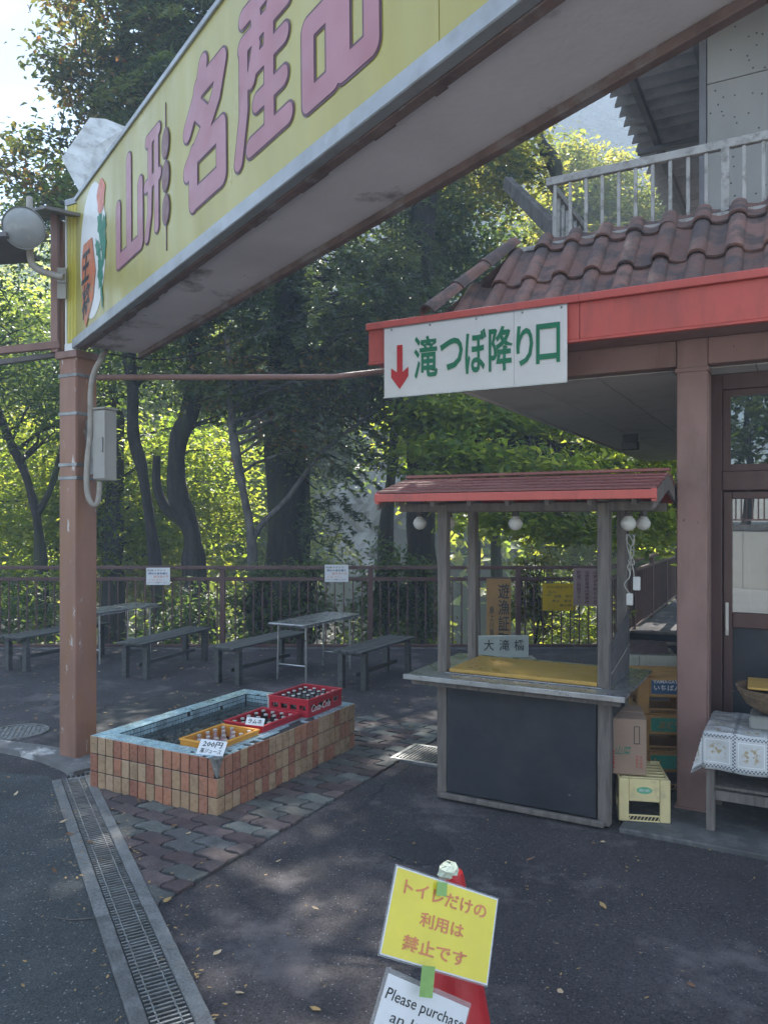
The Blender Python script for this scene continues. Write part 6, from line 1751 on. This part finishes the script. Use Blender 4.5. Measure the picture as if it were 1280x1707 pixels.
# pale rock face beside the waterfall, its grey standing in for mist
g = G(); nx_, nz_ = 36, 44
for j in range(nz_):
    for i in range(nx_):
        u, v = i / (nx_ - 1), j / (nz_ - 1)
        x = -4 + 9 * u; z = -5 + 14 * v
        y = 33 + 5 * v + 1.0 * math.sin(x * 1.1 + z * .6) + .7 * math.sin(z * 1.7 + x * .4) + R.uniform(-.3, .3) + 8 * abs(u - .5) ** 2
        g.v.append((x, y, z))
g.f = [(j * nx_ + i, j * nx_ + i + 1, (j + 1) * nx_ + i + 1, (j + 1) * nx_ + i) for j in range(nz_ - 1) for i in range(nx_ - 1)]; g.m = [0] * len(g.f)
g.build('mist_rock_face', M['rock'], kind='structure')
# undergrowth behind the fence
def scrub(name, x0, x1, y0, y1, z0, z1, n, m, size, clump=.16, label=None, **kw):
    nc = n // 26
    C = np.stack([rng.uniform(x0, x1, nc), rng.uniform(y0, y1, nc), rng.uniform(0, 1, nc) ** 1.3], 1)
    C[:, 2] = z0 + (z1 - z0) * C[:, 2] * (.6 + .4 * np.sin(C[:, 0] * 2.1 + 1))
    k = rng.integers(0, nc, n); P = C[k] + rng.normal(size=(n, 3)) * clump * np.array([1, 1, .6])
    N = rng.normal(size=(n, 3)) * .5 + np.array([0, -.1, 1]); cv = rng.uniform(0, 1, nc)
    ok = (P[:, 1] > 10.35) & (P[:, 0] < 3.05 + (P[:, 1] - 10.2) * .5); P = P[ok]; k = k[ok]; N = N[ok]
    leaf_object(name, leaves(P, N, size, .4), np.clip(cv[k] * .7 + rng.uniform(0, .3, len(P)), 0, 1), L[m], kind='stuff')
scrub('undergrowth', -10, .6, 10.5, 13.2, -1.0, .95, 24000, 'dark', .13)
scrub('undergrowth', -10, 3.0, 12.4, 15.5, -2.5, .9, 16000, 'maple', .13)
scrub('undergrowth', .8, 4.6, 10.6, 14, -1.6, .75, 16000, 'maple', .12)
# shrubs poking through and over the fence rails
for (px, py, h_, lab, mm) in ((640, 905, 70, 'leafy shrub climbing over the fence rail right of the folding table', 'dark'), (515, 930, 45, 'low spray of leaves on the fence rail behind the folding table', 'dark'), (890, 925, 45, 'white edged shrub over the rail behind the stall', 'yellow'), (700, 930, 40, 'small leafy shrub at the fence left of the stall', 'dark'), (430, 950, 40, 'ferny shrub at the fence behind the left bench', 'dark')):
    c = W(px, 1069, 10.5)
    tree(lab, [(c.x, 10.5, -.15), (c.x + .05, 10.47, .5), (c.x, 10.45, W(px, py, 10.45).z)], .02, .006, [bl(px, py + 20, 10.5, h_ * .7, h_ * .6, .3), bl(px + 10, py + 95, 10.6, h_ * .6, h_, .3), bl(px - 10, 1010, 10.6, h_ * .8, h_ * .7, .25)], 1500, .085, mm, clump=.13, twigs=14, cat='shrub', name='shrub', group='shrubs along the fence', aspect=.42)

# mountain beyond
import mathutils.noise as mn
def mtn(x, y):
    v = (y - 60) / 62
    e = 0.57 - .0016 * abs(x - 24) - (.10 if x < -12 else max(0, (12 - x) / 24) * .10)      # slope of the sight line to the ridge
    z = 4 + (e * 92 - 4) * min(1, max(0, v) * 1.95) ** .9 - 16 * max(0, v - .52)
    return z + 6.5 * mn.fractal(Vector((x * .045, y * .045, 0)), 1.0, 2.0, 6) * (.3 + max(0, v))
g = G(); nx_, ny_ = 120, 60
for j in range(ny_):
    for i in range(nx_):
        x = -125 + 290 * i / (nx_ - 1); y = 60 + 75 * j / (ny_ - 1)
        g.v.append((x, y, mtn(x, y) + 1.0 * R.random()))
g.f = [(j * nx_ + i, j * nx_ + i + 1, (j + 1) * nx_ + i + 1, (j + 1) * nx_ + i) for j in range(ny_ - 1) for i in range(nx_ - 1)]; g.m = [0] * len(g.f)
mo = g.build('mountain', M['mountain'], kind='structure')
n = 60000
X = rng.uniform(-5, 60, n); Y = rng.uniform(62, 100, n)
Z = np.array([mtn(a, b) for a, b in zip(X, Y)]); P = np.stack([X, Y, Z], 1) + rng.normal(size=(n, 3)) * np.array([.3, .3, .7])
P[:, 2] += 1.2 * np.sin(X * 2.3) * np.sin(Y * 2.1)
leaf_object('mountain_woods', leaves(P, rng.normal(size=P.shape) * .6 + np.array([0, -.3, .8]), .8, .7), np.clip(.4 + .4 * np.sin(X * 2.3) * np.sin(Y * 2.1) + rng.uniform(-.3, .3, n), 0, 1), L['far'], kind='stuff')

# ------------------------------------------------------------------ what the doors reflect: retaining wall across the road
rw = empty('retaining_wall', (2, -8.9, 0), math.pi, label='pale concrete retaining wall with dark railing across the road', cat='wall')
for k in range(12):
    G().box(-16 + k * 2.7, -16 + k * 2.7 + 2.69, 0, .3, -.05, 1.45).build('wall_panel', M['pale_concrete'], rw, bevel=.008)
G().box(-16, 16.4, -.03, .33, 1.451, 1.6).build('coping', M['concrete_dark'], rw, bevel=.01)
G().box(-16, 16.4, .08, .13, 2.35, 2.4).build('top_rail', M['fence'], rw)
G().box(-16, 16.4, .08, .13, 1.7, 1.74).build('low_rail', M['fence'], rw)
b_ = G().box(-.012, .012, .09, .12, 1.741, 2.349).build('railing_bar', M['fence'], rw, loc=(-15.9, 0, 0))
for k in range(1, 210): dup(b_, loc=(-15.9 + k * .15, 0, 0))

for k, x_ in enumerate((-13, -8.5, -4.5, 0, 5)):
    tree('bushy tree on the bank across the road, ' + ['leftmost', 'second from left', 'middle one', 'second from right', 'rightmost'][k], [(x_, -12.5, 1.3), (x_ + .2, -12.5, 3), (x_, -12.6, 5)], .16, .07, [(x_, -12.5, 4.6, 2.4, 1.6, 1.8, 1), (x_ + 1, -12.8, 6.4, 1.8, 1.4, 1.4, .6)], 4000, .26, 'dark', clump=.5, twigs=8, group='trees on the bank across the road')
# overhead wires
for pts, lab in (([W(-60, 200, 9), W(130, 440, 9), W(230, 540, 9.5)], 'thin dark wire sagging at the upper left'), ([W(560, 560, 9), W(830, 480, 9), W(1010, 395, 9)], 'thin grey wire running toward the balcony railing'), ([W(180, 590, 5.4), W(330, 590, 5.5), W(640, 470, 6)], 'thin wire under the yellow sign box')):
    setp(G().tube(smooth_pts(pts, 8), .005, 5).build('wire', M['wire']), label=lab, cat='wire')

# ------------------------------------------------------------------ air
if HAZE:
    hm = bpy.data.materials.new('haze'); hm.use_nodes = True
    n_, l_ = hm.node_tree.nodes, hm.node_tree.links; n_.clear()
    out = n_.new('ShaderNodeOutputMaterial'); pv = n_.new('ShaderNodeVolumePrincipled')
    pv.inputs['Color'].default_value = (.7, .83, 1, 1); pv.inputs['Density'].default_value = HAZE; pv.inputs['Anisotropy'].default_value = .0
    l_.new(pv.outputs[0], out.inputs['Volume'])
    G().box(-175, 175, -125, 145, -9, 66).build('haze', hm, kind='stuff')
